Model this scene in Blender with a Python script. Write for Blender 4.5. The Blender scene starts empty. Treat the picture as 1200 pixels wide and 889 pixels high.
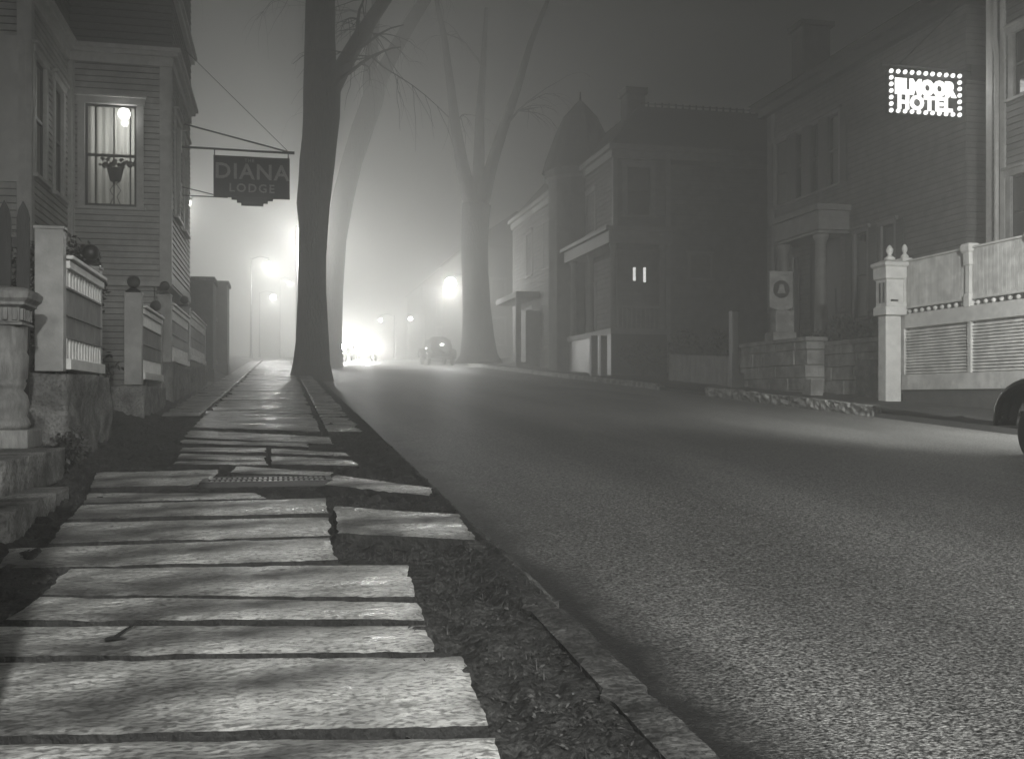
import bpy, bmesh, math, random
from mathutils import Vector, Matrix, noise
R = math.radians
C = bpy.context.scene.collection
sc = bpy.context.scene
random.seed(7)

# ------------------------------------------------------------------ camera, world, exposure
TH = math.atan(.225)                      # the street runs 12.7 degrees left of the view axis
CO, SI = math.cos(TH), math.sin(TH)
EYE = 1.25
cam = bpy.data.objects.new('camera', bpy.data.cameras.new('camera')); C.objects.link(cam)
cam.location = (0, 0, EYE); cam.rotation_euler = (R(90), 0, 0)
cam.data.sensor_width = 36; cam.data.lens = 36; cam.data.shift_y = .017
cam.data.clip_end = 600; cam.data.clip_start = .05
sc.camera = cam
TINT = (1.0, 1.0, .97)
w = bpy.data.worlds.new('World'); sc.world = w; w.use_nodes = True
nt = w.node_tree; nt.nodes.clear()
sky = nt.nodes.new('ShaderNodeTexSky'); sky.sky_type = 'NISHITA'; sky.sun_disc = False
sky.sun_elevation = R(2); sky.sun_rotation = R(160)
bw = nt.nodes.new('ShaderNodeRGBToBW'); mul = nt.nodes.new('ShaderNodeVectorMath'); mul.operation = 'SCALE'
mul.inputs[0].default_value = TINT
bg = nt.nodes.new('ShaderNodeBackground'); bg.inputs[1].default_value = .012
ow = nt.nodes.new('ShaderNodeOutputWorld')
nt.links.new(sky.outputs[0], bw.inputs[0]); nt.links.new(bw.outputs[0], mul.inputs['Scale'])
nt.links.new(mul.outputs[0], bg.inputs[0]); nt.links.new(bg.outputs[0], ow.inputs[0])
sc.view_settings.view_transform = 'Standard'; sc.view_settings.look = 'None'
sc.view_settings.gamma = 1; sc.view_settings.exposure = -.36
sc.render.engine = 'CYCLES'
cy = sc.cycles
cy.max_bounces = 4; cy.diffuse_bounces = 2; cy.glossy_bounces = 2; cy.transmission_bounces = 2
cy.volume_bounces = 1; cy.transparent_max_bounces = 12
cy.caustics_reflective = False; cy.caustics_refractive = False
cy.sample_clamp_indirect = 3; cy.sample_clamp_direct = 0
cy.use_denoising = True; cy.denoiser = 'OPENIMAGEDENOISE'; cy.denoising_prefilter = 'ACCURATE'; cy.denoising_input_passes = 'RGB_ALBEDO_NORMAL'

# power of the lamps
P_BACK, P_RIGHT, P_MAIN, P_HID, P_FAR, P_HEAD = 8800, 4800, 2700, 7200, 2600, 2200
FOG = .0185; FOG_G = .66

# ------------------------------------------------------------------ helpers
GS = .052
def zg(s):                                   # the road's rise along the street
    if s < -12: return -12*GS
    if s < 75: return GS*s
    d = min(s-75, 45); return GS*75 + GS*(d - d*d/90)
def W(t, s, z=0): return Vector((t*CO - s*SI, t*SI + s*CO, z))
def ts(px, t):                               # where a sight line to photo column px meets lateral distance t
    xp = (px-600)/1200; Y = t/(xp*CO+SI); return Y*(CO-xp*SI), Y
def on_plane(px, py, h):                     # photo point on the sloping ground raised by h -> (t, s)
    xp = (px-600)/1200; yp = (py-465)/1200
    Y = (EYE-h)/(yp+GS*(CO-xp*SI)); return Y*(xp*CO+SI), Y*(CO-xp*SI)

class MB:
    def __init__(self, xf=None): self.v = []; self.f = []; self.xf = xf or (lambda p: p); self.smooth = False
    def add(self, vs, fs):
        n = len(self.v); self.v += [tuple(self.xf(tuple(p))) for p in vs]; self.f += [tuple(n+i for i in f) for f in fs]
        return self
    def box(self, x0, x1, y0, y1, z0, z1):
        return self.add([(x0,y0,z0),(x1,y0,z0),(x1,y1,z0),(x0,y1,z0),(x0,y0,z1),(x1,y0,z1),(x1,y1,z1),(x0,y1,z1)],
            [(0,3,2,1),(4,5,6,7),(0,1,5,4),(1,2,6,5),(2,3,7,6),(3,0,4,7)])
    def prism(self, poly, a, b, axis=1):      # polygon in two axes, extruded a..b along the third
        def mk(p, q): return {0:(q,p[0],p[1]),1:(p[0],q,p[1]),2:(p[0],p[1],q)}[axis]
        n = len(poly)
        return self.add([mk(p,a) for p in poly]+[mk(p,b) for p in poly],
            [tuple(range(n)), tuple(range(2*n-1,n-1,-1))]+[(i,(i+1)%n,n+(i+1)%n,n+i) for i in range(n)])
    def tube(self, pts, rs, n=8, cap=True):
        pts = [Vector(p) for p in pts]
        if not hasattr(rs,'__len__'): rs = [rs]*len(pts)
        vs = []; up = Vector((0,0,1)); prev = None
        for i,p in enumerate(pts):
            d = (pts[min(i+1,len(pts)-1)]-pts[max(i-1,0)])
            if d.length < 1e-7: d = Vector((0,0,1))
            d.normalize()
            if prev is None:
                a = d.cross(up if abs(d.z)<.95 else Vector((1,0,0))).normalized()
            else:
                a = (prev - d*prev.dot(d))
                a = a.normalized() if a.length>1e-6 else d.cross(Vector((1,0,0))).normalized()
            prev = a; b = d.cross(a)
            for k in range(n):
                an = 2*math.pi*k/n; vs.append(p+(a*math.cos(an)+b*math.sin(an))*rs[i])
        fs = []
        for i in range(len(pts)-1):
            for k in range(n):
                k2 = (k+1)%n; fs.append((i*n+k,i*n+k2,(i+1)*n+k2,(i+1)*n+k))
        if cap: fs += [tuple(range(n-1,-1,-1)), tuple(range((len(pts)-1)*n,len(pts)*n))]
        return self.add(vs, fs)
    def lathe(self, prof, c=(0,0,0), n=20, axis=2):
        vs = []
        for r,h in prof:
            for k in range(n):
                a = 2*math.pi*k/n; x,y = r*math.cos(a), r*math.sin(a)
                q = {2:(x,y,h),0:(h,x,y),1:(x,h,y)}[axis]
                vs.append((c[0]+q[0],c[1]+q[1],c[2]+q[2]))
        fs = [(i*n+k,i*n+(k+1)%n,(i+1)*n+(k+1)%n,(i+1)*n+k) for i in range(len(prof)-1) for k in range(n)]
        fs += [tuple(range(n-1,-1,-1)), tuple(range((len(prof)-1)*n,len(prof)*n))]
        return self.add(vs, fs)
    def ball(self, c, r, n=14, sz=1):
        m = n//2+1; return self.lathe([(max(1e-4,r*math.sin(math.pi*i/m)), -r*sz*math.cos(math.pi*i/m)) for i in range(m+1)], c, n)
    def sq(self, prof, c):                   # square-section stack of (half width, height)
        vs = []
        for r,h in prof:
            vs += [(c[0]-r,c[1]-r,c[2]+h),(c[0]+r,c[1]-r,c[2]+h),(c[0]+r,c[1]+r,c[2]+h),(c[0]-r,c[1]+r,c[2]+h)]
        fs = [(i*4+k,i*4+(k+1)%4,i*4+4+(k+1)%4,i*4+4+k) for i in range(len(prof)-1) for k in range(4)]
        fs += [(3,2,1,0), tuple(range(len(vs)-4,len(vs)))]
        return self.add(vs, fs)
    def grid(self, n, m, fn):                # fn(u,v) -> point
        vs = [fn(i/n, j/m) for j in range(m+1) for i in range(n+1)]
        fs = [(j*(n+1)+i,j*(n+1)+i+1,(j+1)*(n+1)+i+1,(j+1)*(n+1)+i) for j in range(m) for i in range(n)]
        return self.add(vs, fs)

ORG = {}
def mesh_of(mb, name, mat, o, smooth=False, recalc=True):
    me = bpy.data.meshes.new(name)
    me.from_pydata([(x-o[0],y-o[1],z-o[2]) for x,y,z in mb.v], [], mb.f)
    if recalc:
        b = bmesh.new(); b.from_mesh(me); bmesh.ops.recalc_face_normals(b, faces=b.faces); b.to_mesh(me); b.free()
    me.materials.append(mat)
    if smooth or mb.smooth:
        me.polygons.foreach_set('use_smooth', [True]*len(me.polygons))
    me.update(); return me
def tag(o, label=None, cat=None, group=None, kind=None):
    if label: o['label'] = label
    if cat: o['category'] = cat
    if group: o['group'] = group
    if kind: o['kind'] = kind
    return o
def thing(name, label, cat, o, group=None):
    e = bpy.data.objects.new(name, None); C.objects.link(e)
    e.location = W(*o); e.rotation_euler = (0,0,TH); ORG[e.name] = o; e.empty_display_size = .2
    return tag(e, label, cat, group)
def part(mb, name, mat, parent, smooth=False, bevel=0, label=None, joints=False):
    o = ORG[parent.name]; ob = bpy.data.objects.new(name, mesh_of(mb, name, mat, o, smooth)); C.objects.link(ob)
    ob.parent = parent; ORG[ob.name] = o
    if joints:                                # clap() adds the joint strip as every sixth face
        ob.data.materials.append(M['joint_shade'])
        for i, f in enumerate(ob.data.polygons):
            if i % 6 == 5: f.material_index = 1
    if label: ob['label'] = label
    if bevel:
        m = ob.modifiers.new('b','BEVEL'); m.width = bevel; m.segments = 2; m.limit_method = 'ANGLE'
    return ob
def single(mb, name, mat, o, label=None, cat=None, group=None, kind=None, smooth=False, bevel=0, recalc=True):
    ob = bpy.data.objects.new(name, mesh_of(mb, name, mat, o, smooth, recalc)); C.objects.link(ob)
    ob.location = W(*o); ob.rotation_euler = (0,0,TH); ORG[ob.name] = o
    if bevel:
        m = ob.modifiers.new('b','BEVEL'); m.width = bevel; m.segments = 2; m.limit_method = 'ANGLE'
    return tag(ob, label, cat, group, kind)
def copy_tree(o, parent=None):
    c = o.copy(); C.objects.link(c)
    if parent: c.parent = parent
    ORG[c.name] = ORG.get(o.name)
    for ch in [x for x in bpy.data.objects if x.parent == o]: copy_tree(ch, c)
    return c
def text_mb(txt, size, depth, xf, bold=0.0, spacing=1.0):
    cu = bpy.data.curves.new('lettering','FONT'); cu.body = txt; cu.size = size; cu.extrude = depth; cu.offset = bold
    cu.align_x = 'CENTER'; cu.space_character = spacing; cu.resolution_u = 3
    ob = bpy.data.objects.new('lettering', cu); C.objects.link(ob)
    me = ob.evaluated_get(bpy.context.evaluated_depsgraph_get()).to_mesh()
    mb = MB(xf); mb.add([tuple(v.co) for v in me.vertices], [tuple(p.vertices) for p in me.polygons])
    ob.to_mesh_clear(); bpy.data.objects.remove(ob); return mb

# ------------------------------------------------------------------ materials (grey world: the photograph is monochrome)
def g(v): return (v*TINT[0], v*TINT[1], v*TINT[2], 1)
def mat(name, lo, hi, rough=.7, scale=6, bump=0, bscale=None, stretch=(1,1,1), detail=6, spec=.4, r2=None, fine=None, patches=None):
    m = bpy.data.materials.new(name); m.use_nodes = True; n = m.node_tree.nodes; l = m.node_tree.links
    p = n['Principled BSDF']; p.inputs['Roughness'].default_value = rough
    p.inputs['Specular IOR Level'].default_value = spec
    tc = n.new('ShaderNodeTexCoord'); mp = n.new('ShaderNodeMapping'); mp.inputs['Scale'].default_value = stretch
    l.new(tc.outputs['Object'], mp.inputs[0])
    nz = n.new('ShaderNodeTexNoise'); nz.inputs['Scale'].default_value = scale; nz.inputs['Detail'].default_value = detail
    nz.inputs['Roughness'].default_value = .65
    l.new(mp.outputs[0], nz.inputs['Vector'])
    cr = n.new('ShaderNodeValToRGB'); cr.color_ramp.elements[0].position = .34; cr.color_ramp.elements[1].position = .66
    cr.color_ramp.elements[0].color = g(lo); cr.color_ramp.elements[1].color = g(hi)
    l.new(nz.outputs['Fac'], cr.inputs[0]); col = cr.outputs[0]
    if fine:                                  # (scale, dark multiplier, position) small speckle
        n2 = n.new('ShaderNodeTexNoise'); n2.inputs['Scale'].default_value = fine[0]; n2.inputs['Detail'].default_value = 3
        l.new(mp.outputs[0], n2.inputs['Vector'])
        c2 = n.new('ShaderNodeValToRGB'); c2.color_ramp.elements[0].position = fine[2]-.08; c2.color_ramp.elements[1].position = fine[2]+.08
        c2.color_ramp.elements[0].color = (fine[1],)*3+(1,); c2.color_ramp.elements[1].color = (1,1,1,1)
        mx = n.new('ShaderNodeMix'); mx.data_type = 'RGBA'; mx.blend_type = 'MULTIPLY'; mx.inputs['Factor'].default_value = 1
        l.new(n2.outputs['Fac'], c2.inputs[0]); l.new(col, mx.inputs['A']); l.new(c2.outputs[0], mx.inputs['B']); col = mx.outputs['Result']
    if patches:                               # large stains: (scale, multiplier)
        n3 = n.new('ShaderNodeTexNoise'); n3.inputs['Scale'].default_value = patches[0]; n3.inputs['Detail'].default_value = 4
        if len(patches) > 2:
            mq = n.new('ShaderNodeMapping'); mq.inputs['Scale'].default_value = patches[2]; l.new(tc.outputs['Object'], mq.inputs[0]); l.new(mq.outputs[0], n3.inputs['Vector'])
        else: l.new(tc.outputs['Object'], n3.inputs['Vector'])
        c3 = n.new('ShaderNodeValToRGB'); c3.color_ramp.elements[0].position = .38; c3.color_ramp.elements[1].position = .62
        c3.color_ramp.elements[0].color = (patches[1],)*3+(1,); c3.color_ramp.elements[1].color = (1,1,1,1)
        mx = n.new('ShaderNodeMix'); mx.data_type = 'RGBA'; mx.blend_type = 'MULTIPLY'; mx.inputs['Factor'].default_value = 1
        l.new(n3.outputs['Fac'], c3.inputs[0]); l.new(col, mx.inputs['A']); l.new(c3.outputs[0], mx.inputs['B']); col = mx.outputs['Result']
    l.new(col, p.inputs['Base Color'])
    if bump:
        bz = n.new('ShaderNodeTexNoise'); bz.inputs['Scale'].default_value = bscale or scale*3; bz.inputs['Detail'].default_value = 5
        l.new(mp.outputs[0], bz.inputs['Vector'])
        b = n.new('ShaderNodeBump'); b.inputs['Strength'].default_value = 1; b.inputs['Distance'].default_value = bump
        l.new(bz.outputs['Fac'], b.inputs['Height']); l.new(b.outputs[0], p.inputs['Normal'])
    if r2 is not None:
        rr = n.new('ShaderNodeMapRange'); rr.inputs['To Min'].default_value = rough; rr.inputs['To Max'].default_value = r2
        rr.inputs['From Min'].default_value = .35; rr.inputs['From Max'].default_value = .65
        l.new(nz.outputs['Fac'], rr.inputs[0]); l.new(rr.outputs[0], p.inputs['Roughness'])
    return m
def emit(name, s):
    m = bpy.data.materials.new(name); m.use_nodes = True; n = m.node_tree.nodes; n.clear()
    e = n.new('ShaderNodeEmission'); e.inputs[0].default_value = g(1); e.inputs[1].default_value = s
    o = n.new('ShaderNodeOutputMaterial'); m.node_tree.links.new(e.outputs[0], o.inputs[0]); return m
def cloth(name, v):
    m = bpy.data.materials.new(name); m.use_nodes = True; n = m.node_tree.nodes; n.clear(); l = m.node_tree.links
    a = n.new('ShaderNodeBsdfDiffuse'); b = n.new('ShaderNodeBsdfTranslucent'); x = n.new('ShaderNodeMixShader'); x.inputs[0].default_value = .6
    a.inputs[0].default_value = g(v); b.inputs[0].default_value = g(v); o = n.new('ShaderNodeOutputMaterial')
    l.new(a.outputs[0], x.inputs[1]); l.new(b.outputs[0], x.inputs[2]); l.new(x.outputs[0], o.inputs[0]); return m
def glassy(name, tr):
    m = bpy.data.materials.new(name); m.use_nodes = True; n = m.node_tree.nodes; n.clear(); l = m.node_tree.links
    a = n.new('ShaderNodeBsdfTransparent'); b = n.new('ShaderNodeBsdfGlossy'); b.inputs['Roughness'].default_value = .05
    a.inputs[0].default_value = g(tr); b.inputs[0].default_value = g(.8)
    f = n.new('ShaderNodeFresnel'); f.inputs[0].default_value = 1.5
    x = n.new('ShaderNodeMixShader'); o = n.new('ShaderNodeOutputMaterial')
    l.new(f.outputs[0], x.inputs[0]); l.new(a.outputs[0], x.inputs[1]); l.new(b.outputs[0], x.inputs[2]); l.new(x.outputs[0], o.inputs[0]); return m
M = {
 'asphalt': mat('asphalt', .02, .55, .62, 52, .016, 80, detail=8, spec=.5, stretch=(.7,1,1), fine=(95,.14,.48), patches=(.8,.6,(1.0,.16,1)), r2=.45),
 'gutter': mat('gutter', .010, .028, .7, 9, .02, 60, detail=8, fine=(80,.4,.5)),
 'slab': mat('slab', .15, .68, .52, 2.6, .012, 26, stretch=(.75,1.3,1), detail=14, spec=.8, r2=.22, fine=(55,.35,.45), patches=(2.3,.34)),
 'joint_shade': mat('joint_shade', .015, .03, .9, 9),
 'crack': mat('crack', .004, .008, .95, 9),
 'slab_edge': mat('slab_edge', .008, .03, .85, 9, .02, 40, detail=8),
 'dirt': mat('dirt', .014, .05, .85, 7, .03, 35, detail=10, fine=(55,.4,.48)),
 'litter': mat('litter', .02, .07, .7, 3, 0),
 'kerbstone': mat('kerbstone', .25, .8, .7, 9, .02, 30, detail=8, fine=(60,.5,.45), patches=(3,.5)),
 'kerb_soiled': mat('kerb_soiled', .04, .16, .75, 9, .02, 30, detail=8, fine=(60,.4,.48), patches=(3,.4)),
 'granite': mat('granite', .10, .28, .8, 5, .035, 16, detail=9, fine=(45,.5,.45), patches=(2.4,.45)),
 'paint': mat('paint', .27, .38, .5, 5, .002, 30, detail=7, patches=(2.5,.75)),
 'paint_white': mat('paint_white', .66, .82, .5, 5, .002, 30, detail=7, patches=(2.5,.75)),
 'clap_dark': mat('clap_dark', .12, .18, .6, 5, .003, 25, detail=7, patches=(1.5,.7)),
 'paint_old': mat('paint_old', .15, .30, .6, 8, .004, 40, stretch=(3,3,.6), detail=8, patches=(3,.6)),
 'paint_hi': mat('paint_hi', .6, .8, .5, 5, .002, 30),
 'clapboard': mat('clapboard', .34, .46, .6, 5, .003, 25, detail=7, patches=(1.5,.7)),
 'shingle': mat('shingle', .07, .13, .75, 9, .01, 30, stretch=(1,1,3), detail=7),
 'trim': mat('trim', .34, .46, .55, 6, .002, 30),
 'darkpaint': mat('darkpaint', .02, .045, .45, 6, .003, 30),
 'iron': mat('iron', .012, .03, .4, 8, .002, 40),
 'picket': mat('picket', .018, .035, .6, 8, .004, 30, stretch=(3,3,.4)),
 'bark': mat('bark', .012, .045, .7, 4, .09, 14, stretch=(1.6,1.6,.3), detail=9),
 'brick': mat('brick', .05, .10, .8, 4, .01, 20, detail=8),
 'house_far': mat('house_far', .08, .17, .8, 3, .01, 20, detail=8),
 'trim_far': mat('trim_far', .14, .22, .6, 4),
 'roof': mat('roof', .02, .045, .8, 8, .01, 20),
 'leaf': mat('leaf', .02, .07, .6, 5, 0),
 'carpaint': mat('carpaint', .006, .010, .12, 3, 0, spec=.6),
 'tyre': mat('tyre', .012, .02, .8, 20, .004, 60),
 'chrome': mat('chrome', .5, .6, .18, 5, 0),
 'glass': glassy('glass', .75),
 'glass_dark': mat('glass_dark', .01, .02, .08, 2, 0, spec=.7),
 'curtain': cloth('curtain', .6),
 'room': mat('room', .35, .5, .8, 2, 0),
 'sign': mat('sign', .008, .02, .45, 6, .002, 30),
 'sign_letter': mat('sign_letter', .26, .36, .5, 6, 0),
 'stone_pale': mat('stone_pale', .25, .42, .75, 4, .02, 18, detail=8, patches=(2,.6)),
 'bulb': emit('bulb', 60), 'bulb_far': emit('bulb_far', 60), 'globe': emit('globe', 9), 'sign_bulb': emit('sign_bulb', 3),
 'window_glow': emit('window_glow', 1.6), 'headlight_on': emit('headlight_on', 400), 'tail': emit('tail', 3),
}
def gutter_dirt_shade(m):                           # gutter dirt and kerb shadow painted dark along the left kerb, ragged edge
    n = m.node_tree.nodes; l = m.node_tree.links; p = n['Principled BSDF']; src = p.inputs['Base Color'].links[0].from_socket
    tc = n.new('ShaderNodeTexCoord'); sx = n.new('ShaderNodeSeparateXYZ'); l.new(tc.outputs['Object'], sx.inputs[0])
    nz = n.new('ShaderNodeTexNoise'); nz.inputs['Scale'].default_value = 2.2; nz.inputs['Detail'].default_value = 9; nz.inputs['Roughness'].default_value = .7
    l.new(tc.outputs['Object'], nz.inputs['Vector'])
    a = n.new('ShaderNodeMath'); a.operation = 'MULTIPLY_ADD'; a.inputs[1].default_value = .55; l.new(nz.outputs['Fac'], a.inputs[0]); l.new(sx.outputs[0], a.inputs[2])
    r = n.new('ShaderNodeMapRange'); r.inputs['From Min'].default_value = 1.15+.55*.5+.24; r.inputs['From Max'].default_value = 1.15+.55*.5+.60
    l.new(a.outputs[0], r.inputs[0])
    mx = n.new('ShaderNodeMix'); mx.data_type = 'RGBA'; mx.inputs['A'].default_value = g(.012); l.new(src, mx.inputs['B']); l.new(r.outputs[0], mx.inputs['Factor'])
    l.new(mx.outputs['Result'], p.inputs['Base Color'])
gutter_dirt_shade(M['asphalt'])
M['chrome'].node_tree.nodes['Principled BSDF'].inputs['Metallic'].default_value = 1
def point(name, loc, power, parent=None, rad=.12):
    L = bpy.data.lights.new(name,'POINT'); L.energy = power; L.color = TINT; L.shadow_soft_size = rad
    o = bpy.data.objects.new(name, L); C.objects.link(o)
    if parent is None: o.location = W(*loc)
    else:
        q = ORG[parent.name]; o.location = (loc[0]-q[0], loc[1]-q[1], loc[2]-q[2]); o.parent = parent
    return o

# ------------------------------------------------------------------ ground, road, kerbs
TK, TR = 1.15, 10.8                           # lateral position of the two kerb faces
def srange(a, b, n): return [a+(b-a)*i/n for i in range(n+1)]
def side_h(t):
    if t < TK: return .10 + (max(0, -2.2-t)*.10 if t > -6 else .38)
    if t > TR: return .10 + min(max(0, t-13.5)*.12, .5)
    return -.06
mb = MB(); tl = [-90,-30,-10,-6,-4,-2.2,-1,1.0,1.02,1.2,3,9,10.75,10.93,10.95,12,13.5,15,18,30,90]
sl = srange(-30,180,84)
mb.add([(t,s,zg(s)+side_h(t)-.04) for s in sl for t in tl],
       [(j*len(tl)+i,j*len(tl)+i+1,(j+1)*len(tl)+i+1,(j+1)*len(tl)+i) for j in range(len(sl)-1) for i in range(len(tl)-1)])
single(mb, 'ground', M['dirt'], (0,0,0), kind='structure', recalc=False)
mb = MB()
def roadp(u,v):
    t = TK+.001+(TR-TK-.002)*u; s = -12+132*v; q = (t-TK)/(TR-TK)
    return (t, s, zg(s)+.05*math.sin(math.pi*q)-.02)
mb.grid(48,264,roadp)
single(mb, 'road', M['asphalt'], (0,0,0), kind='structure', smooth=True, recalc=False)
def kerb(name, t0, t1, s0, s1, h, rough, face):
    mb = MB(); n = int((s1-s0)/.06); rnd = random.Random(int(s0*10)+3)
    joints = []; q = s0
    while q < s1: q += rnd.uniform(1.1,2.1); joints.append((q, rnd.uniform(-.012,.012), rnd.uniform(-.015,.015)))
    def off(s):
        for a,b,c in joints:
            if s < a: return b, c
        return 0,0
    prof = [(0,-.25),(0,-.02),(0,.04),(0,h*.55),(.0,h-.02),(.02,h),(.5,h+.003),(1,h),(1,-.1)]
    vs = []
    for i in range(n+1):
        s = s0+(s1-s0)*i/n; a,b = off(s)
        for k,(u,z) in enumerate(prof):
            t = (t0 + (t1-t0)*u) if face > 0 else (t1 - (t1-t0)*u)
            nn = noise.noise(Vector((s*6,z*14,k)))*rough*(1 if 1<k<6 else .2); n2 = noise.noise(Vector((s*15,z*30,k+9)))*rough*.6*(1 if 1<k<6 else .2)
            jt = -.03 if any(abs(s-j[0])<.035 for j in joints) else 0
            vs.append((t - face*(nn+n2+jt) + b*.25*(1 if k<6 else 0), s, zg(s)+z+ (a if k>3 else 0) + (noise.noise(Vector((s*4,u*3,2)))*rough*.3 if k>3 else 0)))
    m = len(prof)
    mb.add(vs, [(i*m+k,(i+1)*m+k,(i+1)*m+k+1,i*m+k+1) for i in range(n) for k in range(m-1)])
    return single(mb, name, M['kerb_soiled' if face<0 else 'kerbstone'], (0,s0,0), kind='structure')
kerb('kerb_left', TK-.15, TK, 0, 70, .15, .012, -1)
kerb('kerb_right', TR, TR+.16, 17.2, 25.0, .2, .07, 1)
kerb('kerb_right', TR, TR+.16, 28.3, 60, .15, .05, 1)
kerb('kerb_right', TR, TR+.16, 2, 12.5, .15, .04, 1)

# verge: trodden soil and turf between slabs and kerb, and left of the slabs
def verge(name, t0, t1, s0, s1, n, m, hfun):
    mb = MB()
    def f(u,v):
        t = t0+(t1-t0)*u; s = s0+(s1-s0)*v
        return (t, s, zg(s)+hfun(t,s))
    mb.grid(n,m,f); return single(mb, name, M['dirt'], (0,s0,0), kind='structure', smooth=True, recalc=False)
def vh(t,s):
    h = .125+.035*noise.noise(Vector((t*2.2,s*2.2,0)))+.045*noise.noise(Vector((t*7,s*7,3)))+.030*noise.noise(Vector((t*19,s*19,5)))
    if t > .86:
        w_ = min(1,(t-.86)/.14)*.75; c_ = 4.2+.5*noise.noise(Vector((t*4,s,1)))
        h = h*(1-w_)+w_*(.15+(.045 if s > c_ else -.004)+.012*noise.noise(Vector((t*9,s*9,6))))
    if t > 1.11: h -= .05*(t-1.11)/.04
    if -1.2 < t < .45: h = min(h,.143)-.004
    if .2 < t < 1.08 and 5.3 < s < 8.6: h -= .02
    if t < -1.7: h += min(.22,(-1.7-t)*.28)
    return h
verge('verge', -3.6, TK-.012, 1.6, 16, 260, 620, vh)
verge('verge', -3.6, TK-.012, 16, 62, 60, 300, vh)
verge('verge', TR+.1, 13.6, 2, 60, 40, 240, lambda t,s: .15+.03*noise.noise(Vector((t*2,s*2,7)))+.02*noise.noise(Vector((t*7,s*7,8))))

# ------------------------------------------------------------------ flagstones
def slab_mb(c4, seed, th=.07, n=56, m=12, tilt=0, rough=1.0):
    # c4: far-left, far-right, near-right, near-left as (t,s)
    rnd = random.Random(seed); fl,fr,nr,nl = [Vector(p) for p in c4]
    L = (fr-fl).length; D = ((nl-fl).length+(nr-fr).length)/2
    m = max(6, int(D/.035)); n = max(14, int(L/.035)); off = rnd.uniform(0,99)
    top = []; dz = [rnd.uniform(-.008,.010) for _ in range(4)]
    for j in range(m+1):
        v = j/m
        for i in range(n+1):
            u = i/n
            p = (nl.lerp(nr,u)).lerp(fl.lerp(fr,u), v)
            ed = (noise.noise(Vector((u*L*3+off, v*7, 1)))*.010+noise.noise(Vector((u*L*11+off, v*3, 4)))*.006)*rough
            es = (noise.noise(Vector((v*D*5+off, u*5, 6)))*.02+noise.noise(Vector((v*D*16+off, u, 8)))*.01)*rough
            t = p.x + es*(1 if i in (0,n) else .3); s = p.y + ed*(1 if j in (0,m) else .3)
            z = zg(s)+.165 + (dz[0]*(1-u)+dz[1]*u)*(1-v)+(dz[2]*(1-u)+dz[3]*u)*v + tilt*(v-.5)*D
            z += .004*noise.noise(Vector((t*1.5+off,s*5,2))) + .0035*abs(noise.noise(Vector((t*3+off,s*16,3))))*-1.6 - .002*max(0,noise.noise(Vector((t*9+off,s*22,9)))-.15)*6
            e = min(u*L, (1-u)*L, v*D, (1-v)*D)
            if e < .015: z -= .006
            top.append((t,s,z))
    mb = MB(); W1 = n+1
    fs = [(j*W1+i,j*W1+i+1,(j+1)*W1+i+1,(j+1)*W1+i) for j in range(m) for i in range(n)]
    ring = [i for i in range(W1)]+[j*W1+n for j in range(1,m+1)]+[m*W1+i for i in range(n-1,-1,-1)]+[j*W1 for j in range(m-1,0,-1)]
    base = len(top); vs = top+[(top[k][0]+rnd.uniform(-.006,.006),top[k][1]+rnd.uniform(-.006,.006),top[k][2]-th) for k in ring]
    q = len(ring); mb_top = len(fs); fs += [(ring[a],base+a,base+(a+1)%q,ring[(a+1)%q]) for a in range(q)]
    mb.add(vs, fs); mb.tops = [mb_top, len(fs)]; return mb
near = [
 ([(-70,868),(578,864),(602,940),(-130,945)], 'grey flagstone cut off by the bottom edge of the photo, lowest slab of the footpath'),
 ([(-45,774),(541,766),(573,851),(-90,861)], 'broadest worn grey flagstone, second slab up from the photo\'s bottom edge'),
 ([(-15,730),(498,728),(509,762),(-55,768)], 'grey flagstone with a small dark hole and crack, third from the bottom edge'),
 ([(46,699),(489,702),(497,725),(8,725)], 'narrow grey flagstone, fourth slab up from the bottom edge, just beyond the cracked one'),
 ([(83,666),(477,659),(487,698),(48,696)], 'grey flagstone with three small pits, fifth slab up, ending right of the ones beyond'),
 ([(12,640),(386,630),(394,655),(-6,663)], 'grey flagstone reaching left to the stone step, above the dark soil triangle'),
 ([(76,611),(385,604),(387,626),(58,635)], 'grey flagstone second beyond the dark soil triangle, level with the loose right-hand slab'),
 ([(96,590),(381,583),(384,601),(80,608)], 'grey flagstone third beyond the dark soil triangle, its left third in shadow'),
 ([(104,576),(300,577),(312,582),(98,588)], 'thin wedge of grey flagstone on the near side of the iron drain cover'),
 ([(113,553),(258,549),(243,567),(106,571)], 'pale flagstone left of the iron drain cover'),
 ([(278,546),(390,552),(386,557),(270,553)], 'narrow pale flagstone on the far side of the iron drain cover'),
 ([(393,558),(507,573),(503,583),(382,570)], 'small tilted flagstone in the soil right of the iron drain cover'),
 ([(392,597),(538,604),(557,633),(396,625)], 'loose flagstone lying alone in the soil between the footpath and the kerb'),
 ([(214,523),(312,524),(311,530),(210,529)], 'farthest of three thin flagstones in the left column beyond the drain cover'),
 ([(211,532),(311,533),(310,538),(208,537)], 'middle of three thin flagstones in the left column beyond the drain cover'),
 ([(207,539.5),(311,540),(313,545),(203,544)], 'nearest of three thin flagstones in the left column beyond the drain cover'),
 ([(318,525),(404,529),(411,533),(318,530)], 'farther of two flagstones in the right column beyond the drain cover'),
 ([(318,533),(412,537),(422,546),(318,543)], 'nearer of two flagstones in the right column beyond the drain cover'),
]
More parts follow.
